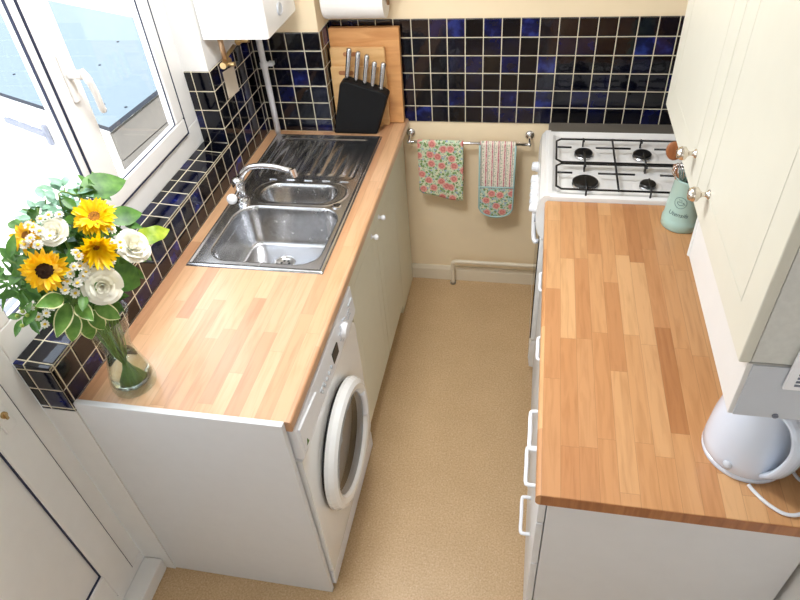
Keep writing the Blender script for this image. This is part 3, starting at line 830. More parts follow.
# ------------------------------------------------------------------ towel rail and textiles
tr = thing('towel_rail', 'chrome towel rail on the cream wall between the worktops', 'towel rail', (.87, 1.70, .83))
RY, RZ = 1.672, .822
bm = bmesh.new(); tube(bm, [(.600, RY, RZ), (1.145, RY, RZ)], .0065, 14); obj('bar', bm, M['chrome'], tr, smooth=True)
for x in (.608, 1.137):
    bm = bmesh.new(); lathe(bm, [(.021, 0), (.021, .004), (.015, .008), (.012, .010), (.006, .012)], 24, (x, L-.001, .838), (0, -1, 0)); pl = obj('rose_plate', bm, M['chrome'], tr, smooth=True)
    bm = bmesh.new(); tube(bm, spline([(x, L-.010, .838), (x, 1.695, .836), (x, RY, RZ+.004), (x, RY, RZ)], 5), .006, 12); sphere(bm, (x, RY, RZ), .0105, 16); obj('bracket', bm, M['chrome'], pl, smooth=True)

def cloth(bm, x0, x1, zf, zbk, mi=0, nx=24, wav=.003, cut=None, off=.0, gx=0):
    """hangs over the bar: front drop to zf, back drop to zbk"""
    r = .0095+off
    path = []
    nf = 26
    for k in range(nf): path.append((RY-r, zf+(RZ-zf)*k/(nf-1), 1-k/(nf-1)))
    for k in range(1, 9): a = PI*k/9; path.append((RY-r*math.cos(a), RZ+r*math.sin(a), 0))
    nb = 20
    for k in range(nb): path.append((RY+r, RZ-(RZ-zbk)*k/(nb-1), -k/(nb-1)))
    G = []
    for (y, z, s) in path:
        row = []
        for i in range(nx+1):
            u = i/nx; x = x0+(x1-x0)*u
            w = wav*abs(s)*math.sin(u*9+s*3)
            zz = z
            if cut and s > 0:
                zmin = cut(u); zz = RZ-(RZ-z)*(RZ-zmin)/(RZ-zf)
            row.append(bm.verts.new((x+gx*s, y+w-(.006*s if s > 0 else 0), zz)))
        G.append(row)
    for a, b in zip(G, G[1:]):
        for i in range(nx):
            f = bm.faces.new((a[i], a[i+1], b[i+1], b[i])); f.smooth = True; f.material_index = mi
    return G
def cloth_obj(name, bm, mats, parent=None, th=.003):
    o = obj(name, bm, mats, parent, smooth=True)
    s = o.modifiers.new('solid', 'SOLIDIFY'); s.thickness = th; s.offset = 0
    return o
bm = bmesh.new(); cloth(bm, .647, .851, .548, .60, cut=lambda u: .565-.028*smooth((u-.15)/.6)+.012*smooth(1-u/.12), nx=28, wav=.003)
tt = cloth_obj('tea_towel', bm, M['floral']); tag(tt, 'green rose-print tea towel folded over the left of the rail', 'towel')
gv = thing('oven_glove', 'double oven glove with pink stripes and rose-print hand pocket on the rail', 'oven glove', (1.0, RY, .46))
rc = lambda z0: (lambda u: z0+.055*(1-math.sqrt(max(0, 1-(2*u-1)**2*.98))))
bm = bmesh.new(); cloth(bm, .927, 1.080, .462, .50, cut=rc(.462), nx=26, wav=.001)
cloth_obj('striped_band', bm, M['stripe'], gv, .005)
bm = bmesh.new()
for (a, b_, m_) in ((0, 1, 0),):
    G = []
    for k in range(15):
        row = []
        for i in range(27):
            u = i/26; zt2 = .618; zb2 = rc(.458)(u); z = zt2+(zb2-zt2)*k/14
            row.append(bm.verts.new((.926+.155*u, RY-.021-.004*math.sin(PI*u)*math.sin(PI*min(1, k/14+.1)), z)))
        G.append(row)
    for a_, b2 in zip(G, G[1:]):
        for i in range(26): bm.faces.new((a_[i], a_[i+1], b2[i+1], b2[i])).smooth = True
cloth_obj('hand_pocket', bm, M['floralb'], gv, .004)
bm = bmesh.new()
outline = [(.926, RY-.018, RZ)] + [(.926, RY-.020, .70), (.926, RY-.022, .60)] + [(.926+.155*i/16, RY-.023, rc(.456)(i/16)) for i in range(17)] + [(1.081, RY-.022, .60), (1.081, RY-.020, .70), (1.081, RY-.018, RZ)]
tube(bm, outline, .0042, 8); tube(bm, [(.927, RY-.026, .618), (1.080, RY-.026, .618)], .0035, 8)
obj('binding', bm, M['binding'], gv, smooth=True)

# gas pipe along skirting ----------------------------------------------------
gp = thing('gas_pipe', 'cream painted pipe running along the skirting towards the cooker', 'pipe', (.79, 1.69, 0))
bm = bmesh.new(); tube(bm, spline([(.792, 1.688, .002), (.792, 1.688, .08), (.792, 1.688, .128), (.800, 1.688, .142), (.830, 1.688, .146), (1.0, 1.688, .146), (1.26, 1.688, .146)], 6), .0105, 12)
obj('pipe', bm, M['skirt'], gp, smooth=True)
bm = bmesh.new(); cyl(bm, (.792, 1.688, .001), (.792, 1.688, .010), .016, 16); obj('floor_collar', bm, M['steeldark'], gp)

# ------------------------------------------------------------------ cooker
ck = thing('gas_cooker', 'white freestanding gas cooker with four black burners at the back wall', 'cooker', (1.45, 1.36, 0))
CY0, CY1 = 1.096, 1.598
bm = bx(1.222, 1.800, CY0, CY1, .02, .885); obj('body', bm, M['enamel'], ck, bevel=.004)
HZ = .930
bm = bmesh.new()
# hob top: shallow dished tray
NX, NY = 40, 36; G = []
hx0, hx1 = 1.200, 1.790
for j in range(NY+1):
    row = []
    for i in range(NX+1):
        x = hx0+(hx1-hx0)*i/NX; y = CY0+(CY1-CY0)*j/NY
        e = sdbox(x, y, hx0+.035, hx1-.03, CY0+.022, CY1-.022, .03)
        ee = min(x-hx0, hx1-x, y-CY0, CY1-y)
        z = HZ-.010*smooth(-e/.012)-.006*smooth(1-ee/.008)
        row.append(bm.verts.new((x, y, z)))
    G.append(row)
for j in range(NY):
    for i in range(NX): bm.faces.new((G[j][i], G[j][i+1], G[j+1][i+1], G[j+1][i])).smooth = True
ed = [G[0][i] for i in range(NX+1)]+[G[j][NX] for j in range(1, NY+1)]+[G[NY][i] for i in range(NX-1, -1, -1)]+[G[j][0] for j in range(NY-1, 0, -1)]
lo = [bm.verts.new((v.co.x, v.co.y, .886)) for v in ed]
for i in range(len(ed)): j = (i+1) % len(ed); bm.faces.new((ed[i], lo[i], lo[j], ed[j]))
hob = obj('hob', bm, M['enamel'], ck)
for (x, y, r) in ((1.345, 1.192, .044), (1.345, 1.405, .033), (1.560, 1.405, .033), (1.560, 1.190, .027)):
    bm = bmesh.new(); lathe(bm, [(r*1.05, 0), (r*1.05, .006), (r*.95, .010)], 32, (x, y, HZ-.010), (0, 0, 1), True, True)
    bn = obj('burner', bm, M['steel'], hob)
    bm = bmesh.new(); lathe(bm, [(r*1.02, .010), (r*1.03, .016), (r*.9, .020), (.001, .021)], 32, (x, y, HZ-.010), (0, 0, 1), True); obj('burner_cap', bm, M['castiron'], bn)
    bm = bmesh.new(); lathe(bm, [(r*1.9, .0015), (r*1.6, .004), (r*1.1, .0015)], 32, (x, y, HZ-.0105), (0, 0, 1)); obj('burner_dish', bm, M['enamel'], bn, smooth=True)
GZ = HZ+.022
def pan_support(y0, y1):
    bm = bmesh.new(); r = .0038; x0, x1 = 1.242, 1.735; c = .018
    loop = [(x0+c, y0, GZ), (x1-c, y0, GZ), (x1, y0+c, GZ), (x1, y1-c, GZ), (x1-c, y1, GZ), (x0+c, y1, GZ), (x0, y1-c, GZ), (x0, y0+c, GZ), (x0+c, y0, GZ)]
    tube(bm, loop, r, 8, caps=False)
    ym = (y0+y1)/2+.02
    for (a, b_) in ((x0+.004, 1.298), (1.388, 1.515), (1.60, x1)): tube(bm, [(a, ym, GZ+.002), (b_, ym, GZ+.002)], r, 8)
    tube(bm, [(1.453, y0-.003, GZ), (1.453, y1+.003, GZ)], r, 8)
    for x in (1.345, 1.560):
        tube(bm, [(x, y0-.004, GZ+.001), (x, ym-.055+.02, GZ+.003), (x, ym-.03, GZ+.004)], r, 8); tube(bm, [(x, ym+.045, GZ+.004), (x, y1+.004, GZ+.001)], r, 8)
        tube(bm, [(x, y0+.0, GZ), (x, y0, HZ-.009)], r*.9, 6); tube(bm, [(x, y1+.0, GZ), (x, y1, HZ-.009)], r*.9, 6)
    o = obj('pan_support', bm, M['castiron'], hob, smooth=True)
pan_support(1.108, 1.286); pan_support(1.298, 1.478)
# curved control fascia
bm = bmesh.new()
pr2 = [(1.222, .740), (1.204, .742), (1.190, .768), (1.181, .805), (1.178, .840), (1.180, .880), (1.188, .910), (1.202, .928), (1.222, .9285)]
NS = 12; rows = []
for k in range(NS+1):
    y = CY0-.0015+(CY1-CY0+.0015)*k/NS
    rows.append([bm.verts.new((x+0, y, z)) for i, (x, z) in enumerate(pr2)])
for a, b_ in zip(rows, rows[1:]):
    for i in range(len(pr2)): bm.faces.new((a[i], a[(i+1) % len(pr2)], b_[(i+1) % len(pr2)], b_[i])).smooth = True
for r_ in (rows[0], rows[-1]): bm.faces.new([bm.verts.new(v.co) for v in r_])
fas = obj('control_panel', bm, M['enamel'], ck)
for y in (1.455, 1.352, 1.302, 1.252, 1.204, 1.155):
    bm = bmesh.new(); lathe(bm, [(.021, 0), (.020, .010), (.017, .024), (.013, .027), (.001, .027)], 24, (1.181, y, .838), (-1, 0, .15)); kk = obj('control_knob', bm, M['plasticw'], fas, smooth=True)
bm = bx(1.176, 1.184, 1.118, 1.130, .80, .822); obj('ignition_button', bm, M['rust'], fas)
bm = bx(1.200, 1.222, CY0+.004, CY1-.004, .205, .735); od = obj('oven_door', bm, M['enamel'], ck, bevel=.003)
bm = bx(1.1965, 1.200, CY0+.004, CY1-.004, .215, .728); obj('door_glass', bm, M['ovenglass'], od)
bm = bmesh.new(); tube(bm, spline([(1.198, CY0+.04, .70), (1.180, CY0+.05, .705), (1.176, (CY0+CY1)/2, .705), (1.180, CY1-.05, .705), (1.198, CY1-.04, .70)], 6), .009); obj('door_handle', bm, M['plasticw'], od, smooth=True)
bm = bmesh.new(); prism(bm, [(1.222, .035), (1.204, .040), (1.196, .10), (1.198, .17), (1.206, .195), (1.222, .195)], 'y', CY0+.004, CY1-.004); obj('storage_drawer', bm, M['enamel'], ck)
bm = bx(1.235, 1.78, CY0+.01, CY1-.01, 0, .022); obj('plinth', bm, M['black'], ck)
# metal cover strip between cooker and tiles
bm = bmesh.new(); prism(bm, [(1.601, .870), (1.601, .892), (1.606, .896), (1.690, .898), (1.696, .902), (L-.007, .902), (L-.007, .870)], 'x', 1.214, 1.808)
cs = obj('cover_strip', bm, M['coverm'], bevel=.001); tag(cs, 'dull metal cover strip between the cooker and the tiled wall', 'strip')

# ------------------------------------------------------------------ right run
WX = 1.207; RY0 = -.095; RY1 = 1.092
bm = bmesh.new(); r = .006
pts = [(WX+r, T-.038), (XR-.007, T-.038), (XR-.007, T), (WX+r, T)]
for k in range(9): a = PI/2+PI*k/8; pts.append((WX+.019+.019*math.cos(a)*.55-.0085, T-.019+.019*math.sin(a))) if False else None
pts = [(XR-.007, T-.038), (XR-.007, T)]
for k in range(7): a = PI/2+PI/2*k/6; pts.append((WX+.012+.012*math.cos(a), T-.012+.012*math.sin(a)))
for k in range(7): a = PI+PI/2*k/6; pts.append((WX+.012+.012*math.cos(a), T-.026+.012*math.sin(a)))
prism(bm, pts, 'y', RY0, RY1)
wr = obj('worktop', bm, M['wtr']); tag(wr, 'butcher-block worktop on the right between cooker and kettle', 'worktop')
# dark worktop end edge
bm = bx(WX+.012, XR-.008, RY0-.0012, RY0-.0001, T-.036, T-.002)
obj('end_edge', bm, M['spoonwood'], wr)

def d_handle(parent, y0, y1, z, x0, out):
    bm = bmesh.new(); r = .006
    tube(bm, spline([(x0, y0, z), (x0-out+.008, y0, z), (x0-out, y0+.008, z), (x0-out, (y0+y1)/2, z), (x0-out, y1-.008, z), (x0-out+.008, y1, z), (x0, y1, z)], 5), r*.9, 10)
    return obj('handle', bm, M['plasticw'], parent, smooth=True)
du = thing('drawer_unit', 'white three-drawer base unit under the near end of the right worktop', 'drawers', (1.5, .15, 0))
bm = bmesh.new(); box(bm, 1.238, 1.80, -.068, -.050, 0, .868); box(bm, 1.238, 1.80, .394, .410, .0, .868); box(bm, 1.238, 1.80, -.05, .394, .10, .116); box(bm, 1.29, 1.305, -.05, .394, 0, .10)
obj('body', bm, M['white'], du)
FXR = 1.236
for (z0, z1, hz) in ((.745, .862, .825), (.545, .741, .668), (.12, .541, .415)):
    bm = bx(FXR-.018, FXR, -.066, .408, z0, z1); dw = obj('drawer', bm, M['white'], du, bevel=.003)
    d_handle(dw, .085, .205, hz, FXR-.018, .026)
bu = thing('base_cabinet', 'white two-door base cabinet between the drawers and the cooker', 'cabinet', (1.5, .75, 0))
bm = bmesh.new(); box(bm, 1.238, 1.80, .414, .430, 0, .868); box(bm, 1.238, 1.80, 1.070, 1.086, .0, .868); box(bm, 1.238, 1.80, .43, 1.07, .10, .116); box(bm, 1.29, 1.305, .43, 1.07, 0, .10)
obj('body', bm, M['white'], bu)
for (a, b_) in ((.416, .748), (.752, 1.084)):
    dd = slab_door('door', bu, FXR-.018, a, b_, .12, .862, .018, M['white'], side=-1)
    d_handle(dd, (a+b_)/2-.05, (a+b_)/2+.05, .68, FXR-.018, .008)

# wall unit ---------------------------------------------------------------------
wu = thing('wall_cabinet', 'ivory two-door wall cabinet above the right worktop with white pelmet below', 'cabinet', (1.66, .38, 1.38))
UY0, UY1, UZ0, UZ1 = -.100, .868, 1.378, 2.10
bm = bx(1.516, XR-.001, UY0, UY1, UZ0, UZ1); obj('carcass', bm, M['greyend'], wu, bevel=.001, seg=1)
for (a, b_, ky) in ((UY0, .380, .285), (.384, UY1, .452)):
    dd = slab_door('door', wu, 1.497, a, b_, UZ0-.003, UZ1, .019, M['creamwall'], side=-1, border=.07)
    knob('knob', dd, (1.497, ky, 1.452), (-1, 0, 0), M['nickel'], .0145, .022)
# pelmet box below with chamfered far end
bm = bmesh.new(); prism(bm, [(1.512, UY0), (XR-.001, UY0), (XR-.001, .50), (1.60, .52), (1.512, .350)], 'z', 1.248, 1.3745)
pe = obj('pelmet', bm, M['pelmet'], wu, bevel=.002)
bm = bx(1.520, XR-.001, UY0-.003, UY0-.0002, 1.250, 1.374); obj('end_cover', bm, M['plasticg'], wu)
bm = bmesh.new()
for k in range(7):
    t = (k+.5)/7; p = Vector((1.512, .350, 0)).lerp(Vector((1.560, .443, 0)), t); cyl(bm, (p.x, p.y, 1.249), (p.x, p.y, 1.374), .0075, 10)
obj('reeded_moulding', bm, M['pelmet'], wu)
bm = bmesh.new(); box(bm, 1.574, 1.76, UY0-.010, UY0-.0035, 1.330, 1.425); vg = obj('vent_grille', bm, M['plasticw'], wu, bevel=.002)
bm = bmesh.new()
for k in range(9): box(bm, 1.588, 1.745, UY0-.0112, UY0-.0101, 1.341+k*.0085, 1.3452+k*.0085)
obj('slots', bm, M['rust'], vg)
bm = bmesh.new(); cyl(bm, (1.586, UY0-.0032, 1.257), (1.586, UY0-.006, 1.257), .005, 14); obj('screw', bm, M['rust'], wu)

# ------------------------------------------------------------------ things on right worktop
ZT = T
cr = thing('utensil_crock', 'mint green flared utensil crock beside the hob, printed with a round emblem', 'crock', (1.645, .985, ZT))
cx_, cy_ = 1.645, .985
def crock_r(z):   # z above base
    return .0585-(z-.04)*.0846
bm = bmesh.new()
lathe(bm, [(.058, .001), (.0615, .004), (.062, .030), (.0595, .036), (.0585, .040), (.0475, .170), (.0495, .173), (.0495, .178), (.0455, .178), (.0445, .166), (.055, .02), (.001, .018)], 44, (cx_, cy_, ZT), (0, 0, 1), True)
obj('body', bm, M['mint'], cr, smooth=True)
def wrap(bm, phi0, rfun, ox, oy):
    """bend a flat x-z drawing round the crock"""
    for v in bm.verts:
        z = v.co.z; R = rfun(z-ZT)+.0006+v.co.y; a = phi0+v.co.x/rfun(z-ZT)
        v.co = Vector((ox+R*math.cos(a), oy+R*math.sin(a), z))
PH = math.radians(-120)
bm = bmesh.new()
tube(bm, [(.019*math.cos(2*PI*k/28), 0, ZT+.108+.019*math.sin(2*PI*k/28)) for k in range(29)], .0007, 5, caps=False)
tube(bm, [(.010*math.cos(PI+PI*k/10), 0, ZT+.110+.010*math.sin(PI+PI*k/10)) for k in range(11)], .0008, 5)
tube(bm, [(.010, 0, ZT+.110), (-.010, 0, ZT+.110)], .0008, 5)
tube(bm, [(.010+.005*math.sin(PI*k/8), 0, ZT+.109-.008*k/8) for k in range(9)], .0006, 5)
for s in (-.004, .002): tube(bm, [(s+.0015*math.sin(k), 0, ZT+.113+.0015*k) for k in range(6)], .0006, 5)
wrap(bm, PH, crock_r, cx_, cy_); obj('printed_emblem', bm, M['ink'], cr)
fcur = bpy.data.curves.new('word', 'FONT'); fcur.body = 'Utensils'; fcur.size = .020; fcur.extrude = .0003; fcur.align_x = 'CENTER'; fcur.shear = .3
fo = bpy.data.objects.new('word', fcur); link(fo)
dg_ = bpy.context.evaluated_depsgraph_get(); dg_.update()
tmp = bpy.data.meshes.new_from_object(fo.evaluated_get(dg_))
bm = bmesh.new(); bm.from_mesh(tmp); bpy.data.objects.remove(fo); bpy.data.meshes.remove(tmp)
for v in bm.verts: x, y, z = v.co; v.co = Vector((x, z, ZT+.060+y))
wrap(bm, PH, crock_r, cx_, cy_); obj('printed_word', bm, M['ink'], cr)
us = [('wooden_spoon', 'brown wooden spoon standing in the mint crock', 'spoon', (-.018, .008), (-.070, .004, .262)),
      ('wire_whisk', 'steel balloon whisk standing in the mint crock', 'whisk', (-.010, -.012), (-.050, -.022, .232)),
      ('slotted_spatula', 'black slotted spatula standing in the mint crock', 'spatula', (.016, -.010), (-.008, -.045, .226))]
for nm, lb, ct, (ax, ay), (bx_, by_, bz) in us:
    t_ = thing(nm, lb, ct, (cx_+ax, cy_+ay, ZT+.03))
    p0 = Vector((cx_+ax*.3, cy_+ay*.3, ZT+.03)); p1 = Vector((cx_+bx_, cy_+by_, ZT+bz)); dd_ = (p1-p0).normalized()
    if nm == 'wooden_spoon':
        bm = bmesh.new(); tube(bm, [p0, p0.lerp(p1, .8)], .006); obj('handle', bm, M['spoonwood'], t_, smooth=True)
        bm = bmesh.new(); sphere(bm, (0, 0, 0), .024, 18, 1.35)
        for v in bm.verts: v.co.y *= .35
        bmesh.ops.rotate(bm, cent=Vector(), matrix=Vector((0, 0, 1)).rotation_difference(dd_).to_matrix(), verts=bm.verts[:])
        bmesh.ops.translate(bm, vec=p1, verts=bm.verts[:]); obj('bowl', bm, M['spoonwood'], t_, smooth=True)
    elif nm == 'wire_whisk':
        bm = bmesh.new(); tube(bm, [p0, p0.lerp(p1, .65)], .007); obj('handle', bm, M['chrome'], t_, smooth=True)
        bm = bmesh.new(); q = Vector((0, 0, 1)).rotation_difference(dd_)
        for k in range(5):
            a = PI*k/5; e1 = Vector((math.cos(a), math.sin(a), 0)); base = p0.lerp(p1, .63)
            tube(bm, [base+q @ (e1*(.024*math.sin(2*PI*s/16) if True else 0)+Vector((0, 0, .075*math.sin(PI*s/16)**.8))) for s in range(17)], .0013, 5)
        obj('wires', bm, M['chrome'], t_, smooth=True)
    else:
        bm = bmesh.new(); tube(bm, [p0, p0.lerp(p1, .75)], .006); obj('handle', bm, M['black'], t_, smooth=True)
        bm = bmesh.new(); box(bm, -.018, .018, -.0015, .0015, -.02, .03)
        bmesh.ops.rotate(bm, cent=Vector(), matrix=Vector((0, 0, 1)).rotation_difference(dd_).to_matrix(), verts=bm.verts[:])
        bmesh.ops.translate(bm, vec=p0.lerp(p1, .82), verts=bm.verts[:]); obj('blade', bm, M['black'], t_, bevel=.001)

# kettle
kx, ky = 1.664, .085
kt = thing('electric_kettle', 'white jug kettle under the near end of the wall cabinet', 'kettle', (kx, ky, ZT))
bm = bmesh.new(); lathe(bm, [(.080, .001), (.089, .002), (.090, .008), (.089, .012), (.086, .014)], 48, (kx, ky, ZT), (0, 0, 1), True, True); obj('power_base', bm, M['kettle'], kt, smooth=False)
bm = bmesh.new(); lathe(bm, [(.088, .015), (.090, .018), (.0895, .045), (.086, .10), (.076, .17), (.068, .215), (.066, .225), (.001, .228)], 48, (kx, ky, ZT), (0, 0, 1), True)
kbody = obj('body', bm, M['kettle'], kt, smooth=True)
ha = math.radians(-72); hd = Vector((math.cos(ha), math.sin(ha), 0)); kc = Vector((kx, ky, ZT)); sd = Vector((-hd.y, hd.x, 0))
bm = bmesh.new()
path = spline([kc+hd*.060+Vector((0, 0, .212)), kc+hd*.100+Vector((0, 0, .205)), kc+hd*.122+Vector((0, 0, .165)), kc+hd*.118+Vector((0, 0, .11)), kc+hd*.104+Vector((0, 0, .06)), kc+hd*.088+Vector((0, 0, .035))], 8)
rings = []
for i, p in enumerate(path):
    t = (path[min(i+1, len(path)-1)]-path[max(i-1, 0)]).normalized(); nn = sd.cross(t).normalized()
    wv = .026-.006*math.sin(PI*i/(len(path)-1)); th = .010
    rings.append([bm.verts.new(p+sd*(wv*math.cos(2*PI*k/16))+nn*(th*math.sin(2*PI*k/16))) for k in range(16)])
for a, b_ in zip(rings, rings[1:]):
    for k in range(16): bm.faces.new((a[k], a[(k+1) % 16], b_[(k+1) % 16], b_[k])).smooth = True
bm.faces.new(rings[0][::-1]); bm.faces.new(rings[-1])
obj('handle', bm, M['kettle'], kt)
sa = math.radians(-128); sdv = Vector((math.cos(sa), math.sin(sa), 0))
bm = bmesh.new(); lathe(bm, [(.010, 0), (.010, .006), (.006, .009), (.001, .010)], 20, kc+sdv*.089+Vector((0, 0, .036)), sdv); obj('water_gauge_button', bm, M['plasticg'], kt, smooth=True)
bm = bmesh.new(); prism(bm, [(kx-.016, ky+.055), (kx+.016, ky+.055), (kx, ky+.105)], 'z', ZT+.196, ZT+.222); obj('spout', bm, M['kettle'], kt, bevel=.004)
bm = bmesh.new(); cz_ = ZT+.0055
tube(bm, spline([(1.652, -.012, ZT+.010), (1.661, -.024, cz_), (1.682, -.052, cz_), (1.712, -.072, cz_), (1.745, -.066, cz_), (1.78, -.03, cz_), (1.795, .02, cz_), (1.80, .06, cz_)], 8), .0042, 10)
kcb = obj('power_cable', bm, M['cable'], kt, smooth=True)
bm = bmesh.new()
tube(bm, spline([(1.800, .16, ZT+.12), (1.797, .15, ZT+.06), (1.785, .135, ZT+.01), (1.765, .10, cz_), (1.752, .065, cz_), (1.757, .025, cz_), (1.775, -.01, cz_+.009), (1.798, -.05, cz_)], 8), .0038, 10)
cb_ = obj('power_cable', bm, M['cable'], smooth=True); tag(cb_, 'white flex hanging down the wall tiles behind the kettle', 'cable')

# ------------------------------------------------------------------ vase and bouquet
VX, VY = .134, .096
vs = thing('flower_vase', 'clear waisted glass vase of water on the near corner of the worktop', 'vase', (VX, VY, T))
bm = bmesh.new()
outer = [(.050, .001), (.057, .004), (.059, .014), (.058, .030), (.052, .060), (.043, .095), (.037, .125), (.036, .140), (.040, .165), (.049, .200), (.060, .238), (.066, .252)]
inner = [(r-.0035, z) for r, z in outer[::-1] if z > .025] + [(.046, .020), (.001, .017)]
lathe(bm, [(.001, .001)] + outer + [(.0645, .2535)] + inner, 48, (VX, VY, T), (0, 0, 1)); obj('glass', bm, M['vglass'], vs, smooth=True)
bm = bmesh.new(); lathe(bm, [(.001, .0178), (.0455, .0208), (.0530, .032), (.0478, .060), (.0388, .095), (.0345, .113), (.001, .113)], 40, (VX, VY, T), (0, 0, 1)); obj('water', bm, M['water'], vs, smooth=True)

camdir = Vector((.615, -.595, .518)); BC = Vector((.150, .113, 1.316))
def basis(n):
    n = Vector(n).normalized(); u = n.cross(Vector((0, 0, 1)))
    if u.length < .1: u = n.cross(Vector((1, 0, 0)))
    u.normalize(); return u, n.cross(u).normalized()*-1, n
_k = [0]
def stem_to(parent, head, n, r=.0025, col='stem'):
    """stem from inside the vase foot, through the neck, out to the back of the head"""
    _k[0] += 1; a = _k[0]*2.399; n = Vector(n).normalized()
    foot = Vector((VX+.022*math.cos(a), VY+.022*math.sin(a), T+.024)); a2 = a+PI
    out = Vector((head[0]-VX, head[1]-VY, 0)); out = out.normalized() if out.length > .001 else Vector((1, 0, 0))
    neck = Vector((VX, VY, T+.135)) + Vector((.016*math.cos(a2), .016*math.sin(a2), 0))*.8 + out*.008
    lip = Vector((VX, VY, T+.25)) + out*.034
    h = Vector(head); mid = h - n*.045
    if mid.z < lip.z+.01: mid.z = lip.z + .02
    pts = spline([foot, neck, lip, mid, h-n*.004], 5)
    bm = bmesh.new(); tube(bm, pts, r, 6); obj('stem', bm, M[col], parent, smooth=True)
    return pts

def petal_mesh(bm, c, u, v, n, ang, r0, r1, w, lift, droop, mi=0, seg=5, twist=0, point=.15):
    d = u*math.cos(ang)+v*math.sin(ang); s = u*-math.sin(ang)+v*math.cos(ang)
    rows = []
    for i in range(seg+1):
        t = i/seg; ww = w*(math.sin(PI*min(1, t*.88+.12))**.7) if i < seg else w*point
        p = c+d*(r0+(r1-r0)*t)+n*(lift*t-droop*t*t)
        sn = (s+n*twist).normalized()
        rows.append((bm.verts.new(p-sn*ww/2+n*.002*math.sin(t*3)), bm.verts.new(p-n*ww*.12), bm.verts.new(p+sn*ww/2+n*.002)))
    for a, b in zip(rows, rows[1:]):
        for k in (0, 1): f = bm.faces.new((a[k], a[k+1], b[k+1], b[k])); f.smooth = True; f.material_index = mi

def leaf_mesh(bm, base, dirv, nrm, ln, w, bend=.3, seg=8, fold=.18, ripple=0.0, mi=0, tipw=.02):
    uvl = bm.loops.layers.uv.verify()
    d = Vector(dirv).normalized(); n = Vector(nrm); n = (n-d*n.dot(d)).normalized(); s = d.cross(n)
    rows = []
    for i in range(seg+1):
        t = i/seg; ww = max(w*(math.sin(PI*t**.8)**.85) if 0 < t < 1 else 0, w*tipw)
        p = Vector(base)+d*(ln*t*(1-.25*bend*t))-n*(ln*bend*t*t*.6)
        row = []
        for k in (-1, -.5, 0, .5, 1):
            row.append((bm.verts.new(p+s*(ww/2*k)+n*(abs(k)*fold*ww*.5+ripple*ww*math.sin(t*13+k*2)*abs(k))), k))
        rows.append(row)
    for a, b in zip(rows, rows[1:]):
        for k in range(4):
            q = [a[k], a[k+1], b[k+1], b[k]]
            f = bm.faces.new([x[0] for x in q]); f.smooth = True; f.material_index = mi
            for l, x in zip(f.loops, q): l[uvl].uv = (x[1], 0)

def sunflower(label, head, n, R, mp='petal', ms='seed', disc=.42, npet=22, cup=.0):
    t = thing('sunflower', label, 'sunflower', head, group='sunflowers in the vase')
    u, v, n = basis(n); c = Vector(head)
    bm = bmesh.new(); rnd = random.Random(int(R*1e4)+npet)
    for layer, (k, rr, lf) in enumerate(((npet, 1.0, .25), (npet, .88, .45), (npet//2+3, .72, .8))):
        for i in range(k):
            a = 2*PI*(i+.5*layer)/k+rnd.uniform(-.09, .09)
            petal_mesh(bm, c+n*(.002*layer), u, v, n, a, R*disc*.7, R*rr*rnd.uniform(.88, 1.06), R*.27, R*(lf*.55+cup)*rnd.uniform(.5, 1.4), R*.35*rnd.uniform(.3, 1.2), twist=rnd.uniform(-.35, .35), point=.12)
    obj('petals', bm, M[mp], t, smooth=True)
    bm = bmesh.new(); rd = R*disc
    lathe(bm, [(rd, 0), (rd*1.02, rd*.16), (rd*.9, rd*.36), (rd*.55, rd*.42), (rd*.25, rd*.32), (.0004, rd*.28)], 24, c, n); obj('seed_disc', bm, M[ms], t, smooth=True)
    bm = bmesh.new()
    for i in range(10):
        a = 2*PI*i/10; d_ = u*math.cos(a)+v*math.sin(a); leaf_mesh(bm, c-n*.006+d_*R*.15, d_+n*.05, n, R*.65, R*.3, .2, 4)
    obj('sepals', bm, M['leaf'], t, smooth=True)
    stem_to(t, head, n, .0038)
    return t

def rose(label, head, n, R, seed=1):
    t = thing('white_rose', label, 'rose', head, group='white roses in the vase'); u, v, n = basis(n); c = Vector(head)-n*R*.45
    rnd = random.Random(seed); bm = bmesh.new()
    layers = [(3, .22, 1.15, .9), (4, .38, 1.12, .75), (5, .58, 1.02, .60), (5, .80, .88, .42), (6, 1.0, .66, .20)]
    for li, (k, rr, hh, cl) in enumerate(layers):
        for i in range(k):
            a0 = 2*PI*(i+.5*li)/k+rnd.uniform(-.15, .15); span = 2*PI/k*1.35
            G = []
            for s in range(7):
                row = []
                tt_ = s/6
                for q in range(7):
                    w_ = (q/6-.5); a = a0+w_*span*(.45+.55*math.sin(PI*(.25+.6*tt_)))
                    rad = R*rr*(.25+.75*math.sin(PI/2*tt_)**.9)*(1+.16*tt_*tt_*(1 if li > 1 else .1)) + (R*.10*max(0, tt_-.75)*4*(li/4))
                    rad -= R*.03*(i % 2)
                    h_ = R*hh*(tt_**.85)*(1-.22*(2*w_)**2*tt_) - R*.16*max(0, tt_-.72)*3.5*(li/4)
                    row.append(bm.verts.new(c+(u*math.cos(a)+v*math.sin(a))*rad+n*h_))
                G.append(row)
            for A, B in zip(G, G[1:]):
                for q in range(6): bm.faces.new((A[q], A[q+1], B[q+1], B[q])).smooth = True
    obj('petals', bm, M['rose'], t, smooth=True)
    bm = bmesh.new()
    for i in range(5):
        a = 2*PI*i/5; d_ = u*math.cos(a)+v*math.sin(a); leaf_mesh(bm, c, d_*1.0-n*.1, n, R*.8, R*.25, .3, 4)
    obj('sepals', bm, M['leaf'], t, smooth=True)
    stem_to(t, tuple(c), n, .003)
    return t

def off(u_, v_, w_=0):
    """a point of the bouquet: right / up across its face, out towards the aisle"""
    rt = Vector((.695, .719, 0)).normalized(); up = camdir.cross(rt)*1.0
    if up.z < 0: up = -up
    return BC+rt*u_+up*v_+camdir.normalized()*w_

